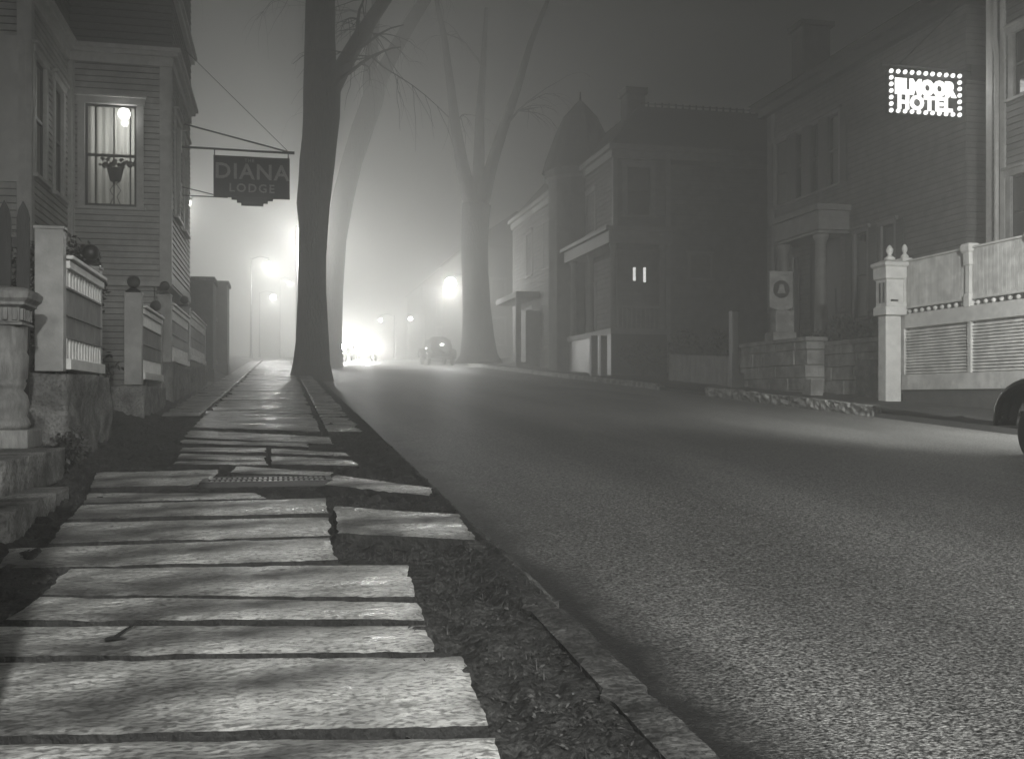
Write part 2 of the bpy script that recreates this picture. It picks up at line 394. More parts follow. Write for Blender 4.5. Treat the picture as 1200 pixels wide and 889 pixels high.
for k,(pts,lab) in enumerate(near):
    c4 = [on_plane(px,py,.165) for px,py in pts]
    th = .08 if k > 10 else .07
    mb = slab_mb(c4, 10+k, th=th)
    if k in (11,12): mb.v = [(x,y,z+.018) for x,y,z in mb.v]
    o = (sum(p[0] for p in c4)/4, sum(p[1] for p in c4)/4, 0); o = (o[0],o[1],zg(o[1])+.09)
    ob = single(mb, 'flagstone', M['slab'], o, lab, 'flagstone', 'flagstones of the near footpath', smooth=False)
    ob.data.materials.append(M['slab_edge'])
    for f in ob.data.polygons[mb.tops[0]:]: f.material_index = 1
    if k == 2:                                # short crack running into a small hole
        cp = [on_plane(px,py,.165) for px,py in ((166,731),(158,734),(150,738),(143,743),(136,748))]
        m = MB(); wd = (.006,.007,.006,.008,.010); zz = lambda q: zg(q[1])+.1735
        vs = []
        for q,wq in zip(cp,wd): vs += [(q[0]-wq,q[1]+wq,zz(q)),(q[0]+wq,q[1]-wq,zz(q))]
        m.add(vs,[(2*a,2*a+1,2*a+3,2*a+2) for a in range(4)])
        h0 = on_plane(133,750,.165); rr = random.Random(2)
        m.add([(h0[0]+(.03+rr.uniform(-.01,.012))*math.cos(a*.524),h0[1]+(.035+rr.uniform(-.012,.015))*math.sin(a*.524),zz(h0)) for a in range(12)],[tuple(range(12))])
        part(m,'crack',M['crack'],ob)
# the rest of the footpath
mb = MB(); rnd = random.Random(5); edge_faces = []
def addslab(c4, seed):
    q = slab_mb(c4, seed, rough=1.3); b0 = len(mb.f); mb.add(q.v, q.f); edge_faces.extend(range(b0+q.tops[0], b0+q.tops[1]))
s = 11.55; k = 0
for a,b,c,d in [((213,514),(360,519.5),(362,523),(212,518)),((222,503),(386,512),(390,519),(216,511)),((240,486),(369,490),(375,505),(226,500))]:
    addslab([on_plane(*q,.165) for q in (a,b,c,d)], 200+k); k += 1
s = 13.7
while s < 62:
    d = rnd.uniform(.45,.85); e = rnd.uniform(-.05,.05)
    addslab([(-1.08+rnd.uniform(-.08,.08),s+d-.05),(.44+rnd.uniform(-.04,.04),s+d-.05+e),(.46+rnd.uniform(-.03,.03),s+e),(-1.08+rnd.uniform(-.08,.08),s)], 300+k)
    s += d; k += 1
s = 12.7
while s < 62:
    d = rnd.uniform(.5,.9); e = rnd.uniform(-.04,.04)
    addslab([(.56,s+d-.05),(1.03+rnd.uniform(-.05,.02),s+d-.05+e),(1.03+rnd.uniform(-.05,.02),s+e),(.55,s)], 400+k)
    s += d; k += 1
s = 15.6
while s < 60:
    d = rnd.uniform(.7,1.2)
    addslab([(-1.75,s+d-.06),(-1.17,s+d-.04),(-1.17,s),(-1.70,s)], 500+k); s += d; k += 1
ob = single(mb, 'pavement', M['slab'], (0,12,zg(12)+.1), kind='structure'); ob.data.materials.append(M['slab_edge'])
for i in edge_faces: ob.data.polygons[i].material_index = 1

# iron drain cover
c4 = [on_plane(px,py,.17) for px,py in [(262,553),(376,557),(370,567),(246,568)]]
ct = sum(p[0] for p in c4)/4; cs = sum(p[1] for p in c4)/4; z0 = zg(cs)
t = thing('drain_cover', 'dark slotted iron drain cover sunk between the footpath slabs', 'drain cover', (ct,cs,z0+.1))
f = MB(); hw = .50; hd = .27
for a,b,c,d in ((-hw,hw,-hd,-hd+.05),(-hw,hw,hd-.05,hd),(-hw,-hw+.05,-hd,hd),(hw-.05,hw,-hd,hd),(-hw,hw,-.02,.02)):
    f.box(ct+a,ct+b,cs+c,cs+d,z0+.12,z0+.172)
part(f,'frame',M['iron'],t,bevel=.005)
f = MB()
for i in range(22):
    x = ct-hw+.08+i*(2*hw-.16)/21; f.box(x-.011,x+.011,cs-hd+.05,cs+hd-.05,z0+.14,z0+.168)
part(f,'grating',mat('worn_iron',.12,.3,.35,20),t,bevel=.003)
f = MB(); f.box(ct-hw-.06,ct+hw+.06,cs-hd-.06,cs+hd+.05,z0+.02,z0+.13); part(f,'pit',M['gutter'],t)

# litter: leaves, twigs and turf on the soil (nobody could count it)
mb = MB(); rnd = random.Random(11)
def leafquad(x,y,z,L,wd,yaw,pitch,roll):
    m = Matrix.Rotation(yaw,3,'Z')@Matrix.Rotation(pitch,3,'X')@Matrix.Rotation(roll,3,'Y')
    v = [m@Vector(p) for p in ((-wd,0,0),(0,-L*.5,0),(wd,0,.004),(0,L*.5,0))]
    mb.add([(x+q.x,y+q.y,z+q.z) for q in v], [(0,1,2,3)])
for i in range(26000):
    s = 1.8+ (rnd.random()**1.7)*12; t = rnd.uniform(-.3,1.12) if rnd.random()<.72 else rnd.uniform(-2.6,-1.1)
    c = noise.noise(Vector((t*2.5,s*2.5,31)))
    if c < rnd.uniform(-.5,.35): continue
    h = vh(t,s)
    leafquad(t,s,zg(s)+h+.004+rnd.random()*.01, rnd.uniform(.008,.028), rnd.uniform(.0015,.006), rnd.uniform(0,6.3), rnd.uniform(-.7,.7), rnd.uniform(-.7,.7))
single(mb,'leaf_litter',M['litter'],(0,2,0),kind='stuff',recalc=False)
mb = MB()
for i in range(9000):
    if rnd.random()<.6: s = 1.8+(rnd.random()**1.4)*14; t = rnd.uniform(.25,1.1)
    else: s = rnd.uniform(6,14); t = rnd.uniform(-2.2,-1.2) if rnd.random()<.7 else rnd.uniform(-2.0,-1.5)
    if noise.noise(Vector((t*3,s*3,77))) < .02: continue
    z = zg(s)+vh(t,s)-.005; a = rnd.uniform(0,6.28); L = rnd.uniform(.02,.07); b = rnd.uniform(.1,1.2)
    dx,dy = math.cos(a),math.sin(a); wv = .0022
    mb.add([(t-dy*wv,s+dx*wv,z),(t+dy*wv,s-dx*wv,z),(t+dx*L*math.sin(b),s+dy*L*math.sin(b),z+L*math.cos(b))],[(0,1,2)])
single(mb,'grass',M['leaf'],(0,2,0),kind='stuff',recalc=False)

def stone(name,label,cat,t0,t1,s0,s1,z0,z1,mt='granite',amp=.05,group=None,seed=1):
    mb = MB(); n=16; dims=(t1-t0,s1-s0,z1-z0); c=((t0+t1)/2,(s0+s1)/2,(z0+z1)/2)
    b = bmesh.new(); bmesh.ops.create_cube(b,size=1)
    bmesh.ops.subdivide_edges(b,edges=b.edges,cuts=n,use_grid_fill=True)
    for v in b.verts:
        p = Vector((v.co.x*dims[0],v.co.y*dims[1],v.co.z*dims[2])); q = p*2.2+Vector((seed*7,0,0))
        nn = noise.noise(q)*amp+noise.noise(q*3)*amp*.5+noise.noise(q*8)*amp*.2
        d = Vector((v.co.x,v.co.y,v.co.z*.3)).normalized(); e = max(abs(v.co.x),abs(v.co.y)); 
        p += d*nn
        if abs(v.co.x) > .47 and abs(v.co.y) > .47: p.x *= .975; p.y *= .985
        v.co = p+Vector(c)
    b.verts.index_update(); mb.add([tuple(v.co) for v in b.verts],[tuple(v.index for v in f.verts) for f in b.faces]); b.free()
    return single(mb,name,M[mt],(c[0],c[1],z0),label,cat,group,smooth=True)
# ------------------------------------------------------------------ street lamps
def street_lamp(label, tb, sb, tt, zt, power, bulb='bulb_far', r=.2, ground=.1, aim=None):
    zb = zg(sb)+ground
    L = thing('street_lamp', label, 'street lamp', (tb,sb,zb), 'street lamps along the street')
    p = MB(); p.tube([(tb,sb,zb),(tb,sb,zb+.4),(tb,sb,zt+.5)],[.13,.09,.06],10); part(p,'pole',M['iron'],L,True)
    p = MB(); p.tube([(tb,sb,zt+.4),(tb+(tt-tb)*.5,sb,zt+.62),(tt,sb,zt+.5),(tt,sb,zt+.35)],.03,8); part(p,'arm',M['iron'],L,True)
    p = MB(); p.lathe([(.05,.36),(.12,.33),(.26,.27),(.28,.25),(.25,.25),(.1,.29),(.04,.29)],(tt,sb,zt),24); part(p,'shade',M['iron'],L,True)
    p = MB(); p.ball((tt,sb,zt+.05),r,16); part(p,'lamp_globe',M[bulb],L,True)
    if aim:                                   # a reflector lamp: the same light, thrown one way
        D = bpy.data.lights.new('lamp_light','SPOT'); D.energy = power; D.color = TINT; D.shadow_soft_size = .15
        D.spot_size = R(aim[3]); D.spot_blend = 1
        o = bpy.data.objects.new('lamp_light', D); C.objects.link(o); o.parent = L; a = Vector((tt,sb,zt-r)); o.location = a-Vector((tb,sb,zb))
        o.rotation_euler = (Vector(aim[:3])-a).to_track_quat('-Z','Y').to_euler()
    else: point('lamp_light',(tt,sb,zt-r+.02),power,L,.1)
    return L
def lamp_at(label, px, py, Y, power, side, r=.2):
    xp = (px-600)/1200; t = Y*(xp*CO+SI); s = Y*(CO-xp*SI); z = EYE+(465-py)/1200*Y
    street_lamp(label, t+side, s, t, z, power, r=r)
lamp_at('bright street lamp left of the faint leaning tree across the street', 528, 333, 60, P_MAIN, 1.5, .34)
lamp_at('street lamp hidden behind the big dark elm trunk, lighting the fog around it', 366, 276, 55, P_HID, -.8)
lamp_at('upper of the two street lamps seen left of the big elm trunk', 315, 311, 72, P_FAR, -1.2)
lamp_at('lower of the two street lamps seen left of the big elm trunk', 320, 349, 95, P_FAR*.8, -1.2, .28)
lamp_at('faint street lamp nearest the left edge of the big elm trunk', 339, 332, 105, P_FAR*.5, -.9, .14)
lamp_at('small street lamp low in the fog, left of the pair of stacked lights', 446, 376, 88, P_FAR*.3, 1.2, .16)
lamp_at('small lower light of the stacked pair between the elm and the main lamp', 481, 374, 95, P_FAR*.3, 1.4, .18)
lamp_at('dim upper light of the stacked pair between the elm and the main lamp', 481, 363, 120, P_FAR*.3, 1.4, .10)
street_lamp('street lamp beyond the lodge bay, hidden behind its wall', -4.4, 41.0, -3.6, 8.6, P_FAR*.22)
street_lamp('unseen long-armed lamp added behind the viewer to brighten the right half of the road', 11.3, -5.5, 7.0, 5.6, 7000, 'bulb', r=.16, aim=(5.6,6.5,0,86))  # added out of view as fill for the near right road
street_lamp('street lamp on the footpath behind the viewer', 1.05, -5.2, .35, 5.0, P_BACK, 'bulb', aim=(.2,4.0,.3,84))
stone('shadow_block','unseen tall granite block added left of the viewer to shade the footpath','shadow block',-1.9,-.74,2.2,2.8,0,2.05,amp=.01,seed=20)  # added out of view to cast the shadow on the slabs' left ends
street_lamp('street lamp over the right kerb just past the right edge of the photo', 11.3, 9.4, 9.3, 5.2, P_RIGHT, 'bulb', r=.12, aim=(12.6,15.2,2.0,136))

# ------------------------------------------------------------------ left fences
def fence(label, s0, s1, zb, big=False, postend=True):
    T0, T1 = -2.02, -1.90; gz = zg((s0+s1)/2)+.1
    F = thing('garden_fence', label, 'fence', ((T0+T1)/2,(s0+s1)/2,gz), 'panelled fences along the left footpath')
    zt = zb+1.04
    m = MB(); m.box(T0-.04,T1+.05,s0,s1,zt-.035,zt); part(m,'cap_rail',M['paint_hi'],F,bevel=.006)
    m = MB(); m.box(T0,T1+.02,s0,s1,zt-.12,zt-.05); part(m,'upper_rail',M['paint_hi'],F,bevel=.005)
    m = MB(); m.box(T0-.01,T1+.03,s0,s1,zb,zb+.10); part(m,'bottom_rail',M['paint_hi'],F,bevel=.005)
    m = MB(); m.box(T0+.03,T1-.02,s0,s1,zb+.30,zb+.49); m.box(T0+.03,T1-.02,s0,s1,zb+.50,zb+.75)
    m.box(T0+.02,T1,s0,s1,zb+.285,zb+.305); m.box(T0+.02,T1,s0,s1,zb+.488,zb+.502); m.box(T0+.02,T1,s0,s1,zb+.735,zb+.755)
    part(m,'board_panel',M['paint_old'],F,bevel=.002)
    n = int((s1-s0)/.135)
    for za,zc in ((zb+.755,zt-.12),(zb+.10,zb+.285)):
        m = MB()
        for i in range(n):
            s = s0+.05+i*(s1-s0-.1)/(n-1); m.box(T0+.07,T1-.01,s-.021,s+.021,za,zc)
        part(m,'spindle_row',M['paint_hi'],F,bevel=.004)
    return F
def ball_post(F, t0, t1, s0, s1, zb, zt, ball=True, rb=.09, mt='paint'):
    m = MB(); m.box(t0,t1,s0,s1,zb,zt); m.box(t0-.012,t1+.012,s0-.012,s1+.012,zt-.03,zt)
    p = part(m,'post',M[mt],F,bevel=.006)
    if ball:
        c = ((t0+t1)/2,(s0+s1)/2); b = MB()
        b.sq([(.095,0),(.095,.02),(.06,.05),(.03,.075)],(c[0],c[1],zt)); b.ball((c[0],c[1],zt+.075+rb*.9),rb,18)
        part(b,'ball_finial',M['iron'],p,True)
    return p
F1 = fence('nearest white panelled fence section beside the pointed pickets, on a rough granite base', 9.98, 11.84, 1.50)
ball_post(F1,-2.15,-1.91,9.84,9.98,1.48,2.78,False)
ball_post(F1,-2.14,-1.93,11.84,12.02,1.30,2.67,True)
stone('retaining_stone','big rough granite block under the nearest white fence section','stone block',-2.35,-1.84,9.7,12.1,.35,1.46,amp=.07,group='granite fence bases')
F2 = fence('short fence section after the gap, its front post topped by a ball', 15.2, 17.5, 1.50)
ball_post(F2,-2.13,-1.9,15.02,15.2,1.42,2.70)
ball_post(F2,-2.1,-1.91,17.5,17.68,1.40,2.58)
stone('retaining_stone','granite base stone under the fence section after the gap','stone block',-2.3,-1.86,14.95,17.8,.7,1.40,group='granite fence bases',seed=2)
F3 = fence('third fence section, stepped higher up the slope below the lodge bay', 19.1, 22.4, 1.88)
ball_post(F3,-2.13,-1.9,18.92,19.1,1.4,3.05)
stone('retaining_stone','granite base stone under the third fence section','stone block',-2.3,-1.86,18.8,22.6,.9,1.86,group='granite fence bases',seed=3)
F4 = fence('farthest panelled fence section, just before the tall gate piers', 22.9, 27.2, 2.05)
ball_post(F4,-2.13,-1.9,22.62,22.9,1.4,3.15)
ball_post(F4,-2.1,-1.9,27.2,27.4,1.6,3.1,False)
stone('retaining_stone','granite base stone under the farthest fence section','stone block',-2.3,-1.86,22.7,27.5,1.1,2.04,group='granite fence bases',seed=4)
# tall dark gate piers and hedge farther up
def pier(label,t0,t1,s0,s1,zt):
    z = zg(s0)+.1; P = thing('gate_pier',label,'gate pier',((t0+t1)/2,(s0+s1)/2,z),'tall gate piers up the left side')
    m = MB(); m.box(t0,t1,s0,s1,z-.3,zt); m.box(t0-.03,t1+.03,s0-.03,s1+.03,z-.3,z+.4); part(m,'shaft',M['brick'],P,bevel=.01)
    m = MB(); m.box(t0-.06,t1+.06,s0-.06,s1+.06,zt+.001,zt+.12); part(m,'cap',M['granite'],P,bevel=.02)
pier('tall dark gate pier just past the last fence section',-2.45,-1.8,28.6,30.0,4.35)
pier('second tall dark gate pier, fainter in the fog',-2.3,-1.75,35.0,36.4,4.95)
m = MB(); n=0
P = thing('board_fence','tall dark board fence between the two gate piers','fence',(-2.1,32.5,zg(32.5)+.1))
m = MB(); s = 30.1
while s < 34.9: m.box(-2.14,-2.10,s,s+.15,zg(s)-.1,4.35+.02*math.sin(s*9)); s += .165
part(m,'boards',M['picket'],P)
m = MB(); m.box(-2.10,-2.05,30.05,34.95,2.3,2.42); m.box(-2.10,-2.05,30.05,34.95,3.7,3.82); part(m,'rail',M['picket'],P)

# turned newel pillar, its block and the two entrance steps
NT, NS = -2.2, 8.95
N = thing('newel_pillar','turned and fluted wooden gate pillar standing on the stone step, at the left edge','gate pillar',(NT,NS,.84))
m = MB(); m.sq([(.25,0),(.25,.15)],(NT,NS,.84)); part(m,'plinth',M['paint_old'],N,bevel=.012)
m = MB(); m.lathe([(.20,.15),(.215,.19),(.20,.23),(.185,.25),(.20,.32),(.205,.36),(.19,.42),(.16,.46),(.175,.49),(.185,.52),(.175,.54),(.19,.56),(.20,.74),(.185,.77),(.19,.80),(.19,.98)],(NT,NS,.84),28); part(m,'shaft',M['paint_old'],N,True)
m = MB(); m.sq([(.20,.98),(.20,1.0),(.17,1.01),(.17,1.12),(.22,1.14),(.22,1.16),(.25,1.19),(.26,1.24),(.23,1.27),(.05,1.30)],(NT,NS,.84)); 
for k in range(5):
    a = -.14+k*.07; m.box(NT+a-.018,NT+a+.018,NS-.195,NS-.17,1.86,1.955); m.box(NT+.17,NT+.195,NS+a-.018,NS+a+.018,1.86,1.955)
part(m,'cap',M['paint_old'],N,bevel=.004)
stone('stone_step','upper granite step under the turned gate pillar','step','' and 0 or -3.6,-1.71,6.9,8.98,.58,.84,amp=.012,group='entrance steps',seed=6)
stone('stone_step','lower rough granite step at the left edge beside the footpath','step',-3.4,-1.46,6.1,7.8,.30,.615,amp=.03,group='entrance steps',seed=8)
# pointed pickets
G = thing('picket_gate','dark picket gate with two pointed pickets in view behind the turned pillar','gate',(-2.5,9.62,.7))
for x in (-2.34,-2.19,-2.49,-2.64):
    m = MB(); m.prism([(x-.052,1.2),(x+.052,1.2),(x+.052,2.80),(x+.035,2.88),(x,2.95),(x-.035,2.88),(x-.052,2.80)],9.60,9.63,1); part(m,'picket',M['picket'],G)
m = MB(); m.box(-3.2,-2.16,9.631,9.68,2.55,2.64); m.box(-3.2,-2.16,9.631,9.68,1.5,1.59); part(m,'rail',M['darkpaint'],G)

# ------------------------------------------------------------------ walls with real clapboards and windows
def frame_xf(t0, s0, along, out):            # local (x along wall, y outward, z) -> (t, s, z)
    return lambda p: (t0+along[0]*p[0]+out[0]*p[1], s0+along[1]*p[0]+out[1]*p[1], p[2])
def clap(xf, L, z0, z1, openings=(), exp=.115, lip=.024, seed=0):
    m = MB(xf); z = z0; r = random.Random(seed)
    while z < z1-.01:
        zt = min(z+exp,z1); iv = [(0,L)]
        for a,b,c,d in openings:
            if z < d-.02 and zt > c+.02:
                nv = []
                for p,q in iv:
                    if b <= p or a >= q: nv.append((p,q)); continue
                    if a > p: nv.append((p,a))
                    if b < q: nv.append((b,q))
                iv = nv
        for p,q in iv:
            j = r.uniform(-.002,.002)
            zj = z+.013                      # recessed, soiled gap under every board, painted dark as its shadow line
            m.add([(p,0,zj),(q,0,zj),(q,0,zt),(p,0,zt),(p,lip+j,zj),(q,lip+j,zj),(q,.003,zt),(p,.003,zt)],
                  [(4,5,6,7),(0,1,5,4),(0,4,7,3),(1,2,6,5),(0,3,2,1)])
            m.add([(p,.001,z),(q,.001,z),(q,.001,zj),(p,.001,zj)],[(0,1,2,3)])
        z = zt
    return m
def win(parent, xf, x0, x1, z0, z1, lit=None, trim='trim', sash='darkpaint', tw=.13, sill=True, bars=True, curtain=False, mullions=0, head=.05):
    m = MB(xf)
    m.box(x0-tw,x0,-.05,.045,z0-.02,z1); m.box(x1,x1+tw,-.05,.045,z0-.02,z1); m.box(x0-tw-.03,x1+tw+.03,-.05,.06,z1,z1+tw)
    m.box(x0-tw-.06,x1+tw+.06,-.05,.06+head,z1+tw,z1+tw+.05); m.box(x0-tw-.04,x1+tw+.04,-.05,.10,z0-.08,z0-.02)
    W_ = part(m,'window',M[trim],parent,bevel=.004)
    m = MB(xf); b=.045; zc=(z0+z1)/2
    m.box(x0,x0+b,-.06,-.02,z0-.02,z1); m.box(x1-b,x1,-.06,-.02,z0-.02,z1); m.box(x0+b,x1-b,-.06,-.02,z1-b,z1); m.box(x0+b,x1-b,-.06,-.02,z0-.02,z0+b); m.box(x0+b,x1-b,-.055,-.01,zc-.025,zc+.025)
    for k in range(mullions):
        xx = x0+(x1-x0)*(k+1)/(mullions+1); m.box(xx-.012,xx+.012,-.05,-.025,zc+.025,z1-b)
    part(m,'sash',M[sash],W_)
    m = MB(xf); m.add([(x0+.01,-.04,z0),(x1-.01,-.04,z0),(x1-.01,-.04,z1-.01),(x0+.01,-.04,z1-.01)],[(0,1,2,3)])
    part(m,'pane',M['glass'] if lit else M['glass_dark'],W_)
    if lit or curtain:
        m = MB(xf); n = 40
        m.grid(n,6,lambda u,v:(x0-.02+(x1-x0+.04)*u,-.16+.02*math.sin(u*46)+.006*math.sin(u*120),z0-.03+(z1-z0+.06)*v))
        part(m,'curtain',M['curtain'],W_,True)
    return W_
def lit_room(parent, xf, x0, x1, z0, z1, power, depth=1.6, lx=.5, lz=.7):
    m = MB(xf); a,b,c,d = x0-.25,x1+.25,z0-.2,z1+.2
    m.add([(a,-.17,c),(b,-.17,c),(b,-depth,c),(a,-depth,c),(a,-.17,d),(b,-.17,d),(b,-depth,d),(a,-depth,d)],[(0,1,2,3),(4,5,6,7),(2,3,7,6),(0,3,7,4),(1,2,6,5)])
    # wall reveal closing the gap round the opening
    for q in ((a,x0,c,d),(x1,b,c,d),(x0,x1,c,z0),(x0,x1,z1,d)):
        m.add([(q[0],-.165,q[2]),(q[1],-.165,q[2]),(q[1],-.165,q[3]),(q[0],-.165,q[3])],[(0,1,2,3)]) if False else None
    for q in ((a,x0-.02,c,d),(x1+.02,b,c,d),(x0-.02,x1+.02,c,z0-.03),(x0-.02,x1+.02,z1+.02,d)):
        m.box(q[0],q[1],-.07,-.062,q[2],q[3])
    part(m,'room',M['room'],parent)
    p = xf((x0+(x1-x0)*lx,-depth*.5,z0+(z1-z0)*lz)); point('room_light',p,power,parent,.06)

H = thing('lodge_house','dark clapboard lodge on the left with a projecting bay and a lit lamp window','house',(-4,21,zg(21)+.1))
bayF = frame_xf(-3.95,20.8,(1,0),(0,-1)); bayS = frame_xf(-2.1,20.8,(0,1),(1,0))
mainS = frame_xf(-3.95,17.8,(0,1),(1,0)); mainF = frame_xf(-9.5,17.8,(1,0),(0,-1))
lowF = frame_xf(-3.95,20.95,(1,0),(0,-1)); lowS = frame_xf(-2.4,20.95,(0,1),(1,0))
BW_, BL, ML = 1.85, 4.2, 3.0
wz0, wz1 = 4.90, 6.84
# window positions on each wall
wF = (.30,1.23,wz0,wz1); wM1=(.22,1.0,wz0,wz1); wM2=(1.72,2.42,wz0,wz1); wS1=(.7,1.5,wz0,wz1); wS2=(2.5,3.3,wz0,wz1)
wlist = []
wall = MB()
def merge(a,b): a.v_off=len(a.v); n=len(a.v); a.v += b.v; a.f += [tuple(n+i for i in f) for f in b.f]
merge(wall, clap(bayF,BW_,3.45,7.62,[wF],seed=1)); merge(wall, clap(bayS,BL,3.55,7.62,[wS1,wS2],seed=2))
merge(wall, clap(mainS,ML,1.0,7.62,[wM1,wM2],seed=3)); merge(wall, clap(mainF,5.55,.9,7.62,seed=4))
merge(wall, clap(lowF,1.53,1.0,3.45,seed=5)); merge(wall, clap(lowS,4.0,1.0,3.55,seed=6))
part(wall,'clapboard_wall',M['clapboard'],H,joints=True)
wall = MB()
merge(wall, clap(frame_xf(-3.95,20.78,(1,0),(0,-1)),BW_+.02,7.95,13.2,exp=.14,lip=.025,seed=7)); merge(wall, clap(frame_xf(-2.08,20.78,(0,1),(1,0)),BL,7.95,13.2,[(.7,1.5,9.4,10.9)],exp=.14,lip=.025,seed=8))
merge(wall, clap(frame_xf(-3.93,17.78,(0,1),(1,0)),ML,7.95,13.2,exp=.14,lip=.025,seed=9)); merge(wall, clap(frame_xf(-9.5,17.78,(1,0),(0,-1)),5.57,7.95,13.2,exp=.14,lip=.025,seed=10))
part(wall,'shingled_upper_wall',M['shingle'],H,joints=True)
m = MB()   # solid core behind the boards, so that no light leaks through
m.box(-9.5,-5.6,17.95,30,.5,13.2); m.box(-5.6,-4.1,17.95,20.9,.5,4.6); m.box(-5.6,-4.1,17.95,20.9,7.15,13.2)
m.box(-5.6,-2.6,22.6,25,.5,13.2); m.box(-5.6,-2.25,20.98,22.6,7.15,13.2); m.box(-5.6,-2.5,21.05,22.6,.9,4.55); m.box(-5.6,-2.14,20.86,24.98,3.5,4.5); m.box(-9.5,-2.12,24.9,25.0,.6,12)
m.box(-3.9,-3.7,20.86,22.6,4.5,7.2) 
part(m,'core_wall',M['darkpaint'],H)
m = MB()
def band(z0,z1,o):
    m.box(-3.95-.01,-2.1+o,20.8-o,20.8+.001,z0,z1); m.box(-2.1-.001,-2.1+o,20.8,25,z0,z1); m.box(-3.95,-3.95+o,17.8-.001,20.8-o,z0,z1); m.box(-9.5,-3.95+o,17.8-o,17.8,z0,z1)
band(7.62,7.80,.05); band(7.801,7.87,.14); band(7.871,7.95,.20); band(9.0,9.1,.12); band(9.101,9.16,.18)
part(m,'cornice',M['trim'],H,bevel=.006)
m = MB()
for x0,x1,y0,y1 in ((-2.30,-2.085,20.775,20.81),(-2.12,-2.075,20.775,20.95),(-4.15,-3.93,17.775,17.81),(-3.965,-3.925,17.775,17.98),(-3.93,-3.83,20.77,20.81)):
    m.box(x0,x1,y0,y1,3.45 if x0>-3.9 or y0>20 else .9,7.62)
m.box(-3.95,-2.07,20.77,20.80,3.38,3.47); m.box(-2.1,-2.07,20.77,25,3.44,3.56)
m.box(-3.95,-3.87,20.70,20.78,.9,7.6)
part(m,'corner_board',M['trim'],H,bevel=.004)
m = MB(); m.box(-3.95,-2.1,20.78,25,3.40,3.44); part(m,'bay_floor',M['trim'],H)
W1 = win(H,bayF,*wF[:2],wz0,wz1,lit=True,mullions=0)
lit_room(W1,bayF,.3,1.23,wz0,wz1,50,lx=.75,lz=.72)
# lace divisions in the curtain, plant stand and ceiling globe seen in the bay window
m = MB(bayF)
for x in (.47,.80,1.10): m.box(x-.014,x+.014,-.135,-.12,wz0,wz1)
part(m,'curtain_edge',M['picket'],W1)
m = MB(bayF); m.ball((.99,-.10,6.70),.115,16); part(m,'globe_lamp',M['globe'],W1,True)
point('globe_light', bayF((.99,.12,6.55)), 9, W1, .08)
PS = thing('potted_plant','potted plant on a wire stand, dark against the lit bay window','potted plant',(-3.95+.83,20.8+.10,wz0))
m = MB(bayF); m.lathe([(.10,.50),(.15,.72),(.16,.74),(.12,.74)],(.83,-.10,wz0),14); part(m,'pot',M['darkpaint'],PS,True)
m = MB(bayF)
for k in (-1,1): m.tube([(.83+k*.11,-.09,wz0),(.83+k*.03,-.09,wz0+.2),(.83+k*.10,-.09,wz0+.32),(.83+k*.02,-.09,wz0+.44),(.83+k*.08,-.09,wz0+.5)],.009,6)
part(m,'stand',M['darkpaint'],PS)
m = MB(bayF); rr = random.Random(4)
for k in range(46):
    a = rr.uniform(-1.35,1.35); L = rr.uniform(.12,.4); x = .83+math.sin(a)*L; z = wz0+.74+abs(math.cos(a))*L*.62
    q = rr.uniform(.025,.05); m.add([(x-q,-.10+rr.uniform(-.02,.02),z),(x,-.10,z-q),(x+q,-.10,z),(x,-.10,z+q)],[(0,1,2,3)])
    if k%4==0: m.tube([(.83,-.1,wz0+.72),(.83+math.sin(a)*L*.5,-.1,wz0+.74+math.cos(a)*L*.5),(x,-.1,z)],.004,4)
part(m,'leaves',M['leaf'],PS)
W2 = win(H,mainS,*wM1[:2],wz0,wz1,lit=True); lit_room(W2,mainS,wM1[0],wM1[1],wz0,wz1,14,.9)
W3 = win(H,mainS,*wM2[:2],wz0,wz1,lit=True); lit_room(W3,mainS,wM2[0],wM2[1],wz0,wz1,7,.9)
win(H,bayS,*wS1[:2],wz0,wz1,trim='trim'); win(H,bayS,*wS2[:2],wz0,wz1,trim='trim')
win(H,frame_xf(-2.08,20.78,(0,1),(1,0)),.7,1.5,9.4,10.9,trim='trim')
m = MB(); m.prism([(-9.9,13.1),(-1.8,13.1),(-5.5,15.5)],17.3,30.4,1); part(m,'roof',M['roof'],H)

# hanging lodge sign with its iron bracket
SS = 22.6
S_ = thing('hanging_sign','dark hanging board lettered DIANA LODGE on an iron bracket left of the elm','sign',(-2.08,SS,6.5))
ctr = -.62
m = MB(); hw=.79
m.prism([(ctr-hw,5.50),(ctr-.42,5.50),(ctr-.42,5.45),(ctr-.31,5.45),(ctr-.31,5.39),(ctr-.22,5.39),(ctr-.22,5.33),(ctr+.24,5.33),(ctr+.24,5.39),(ctr+.33,5.39),(ctr+.33,5.45),(ctr+.44,5.45),(ctr+.44,5.50),(ctr+hw,5.50),(ctr+hw,6.375),(ctr-hw,6.375)],SS-.025,SS+.025,1)
B_ = part(m,'sign_board',M['sign'],S_)
part(text_mb('DIANA',.46,.006,lambda p:(ctr+p[0],SS-.032-p[2],5.90+p[1]),.008,1.12),'lettering',M['sign_letter'],B_)
part(text_mb('LODGE',.25,.006,lambda p:(ctr+p[0],SS-.032-p[2],5.62+p[1]),.004,1.25),'lettering',M['sign_letter'],B_)
part(text_mb('THE',.10,.006,lambda p:(ctr-.05+p[0],SS-.032-p[2],6.26+p[1]),.001,1.2),'lettering',M['sign_letter'],B_)
m = MB()
for a,b,c,d in ((ctr-hw,ctr+hw,6.345,6.375),(ctr-hw,ctr+hw,5.50,5.525),(ctr-hw,ctr-hw+.025,5.525,6.345),(ctr+hw-.025,ctr+hw,5.525,6.345)): m.box(a,b,SS-.035,SS-.0255,c,d)
part(m,'border_strip',M['iron'],B_)
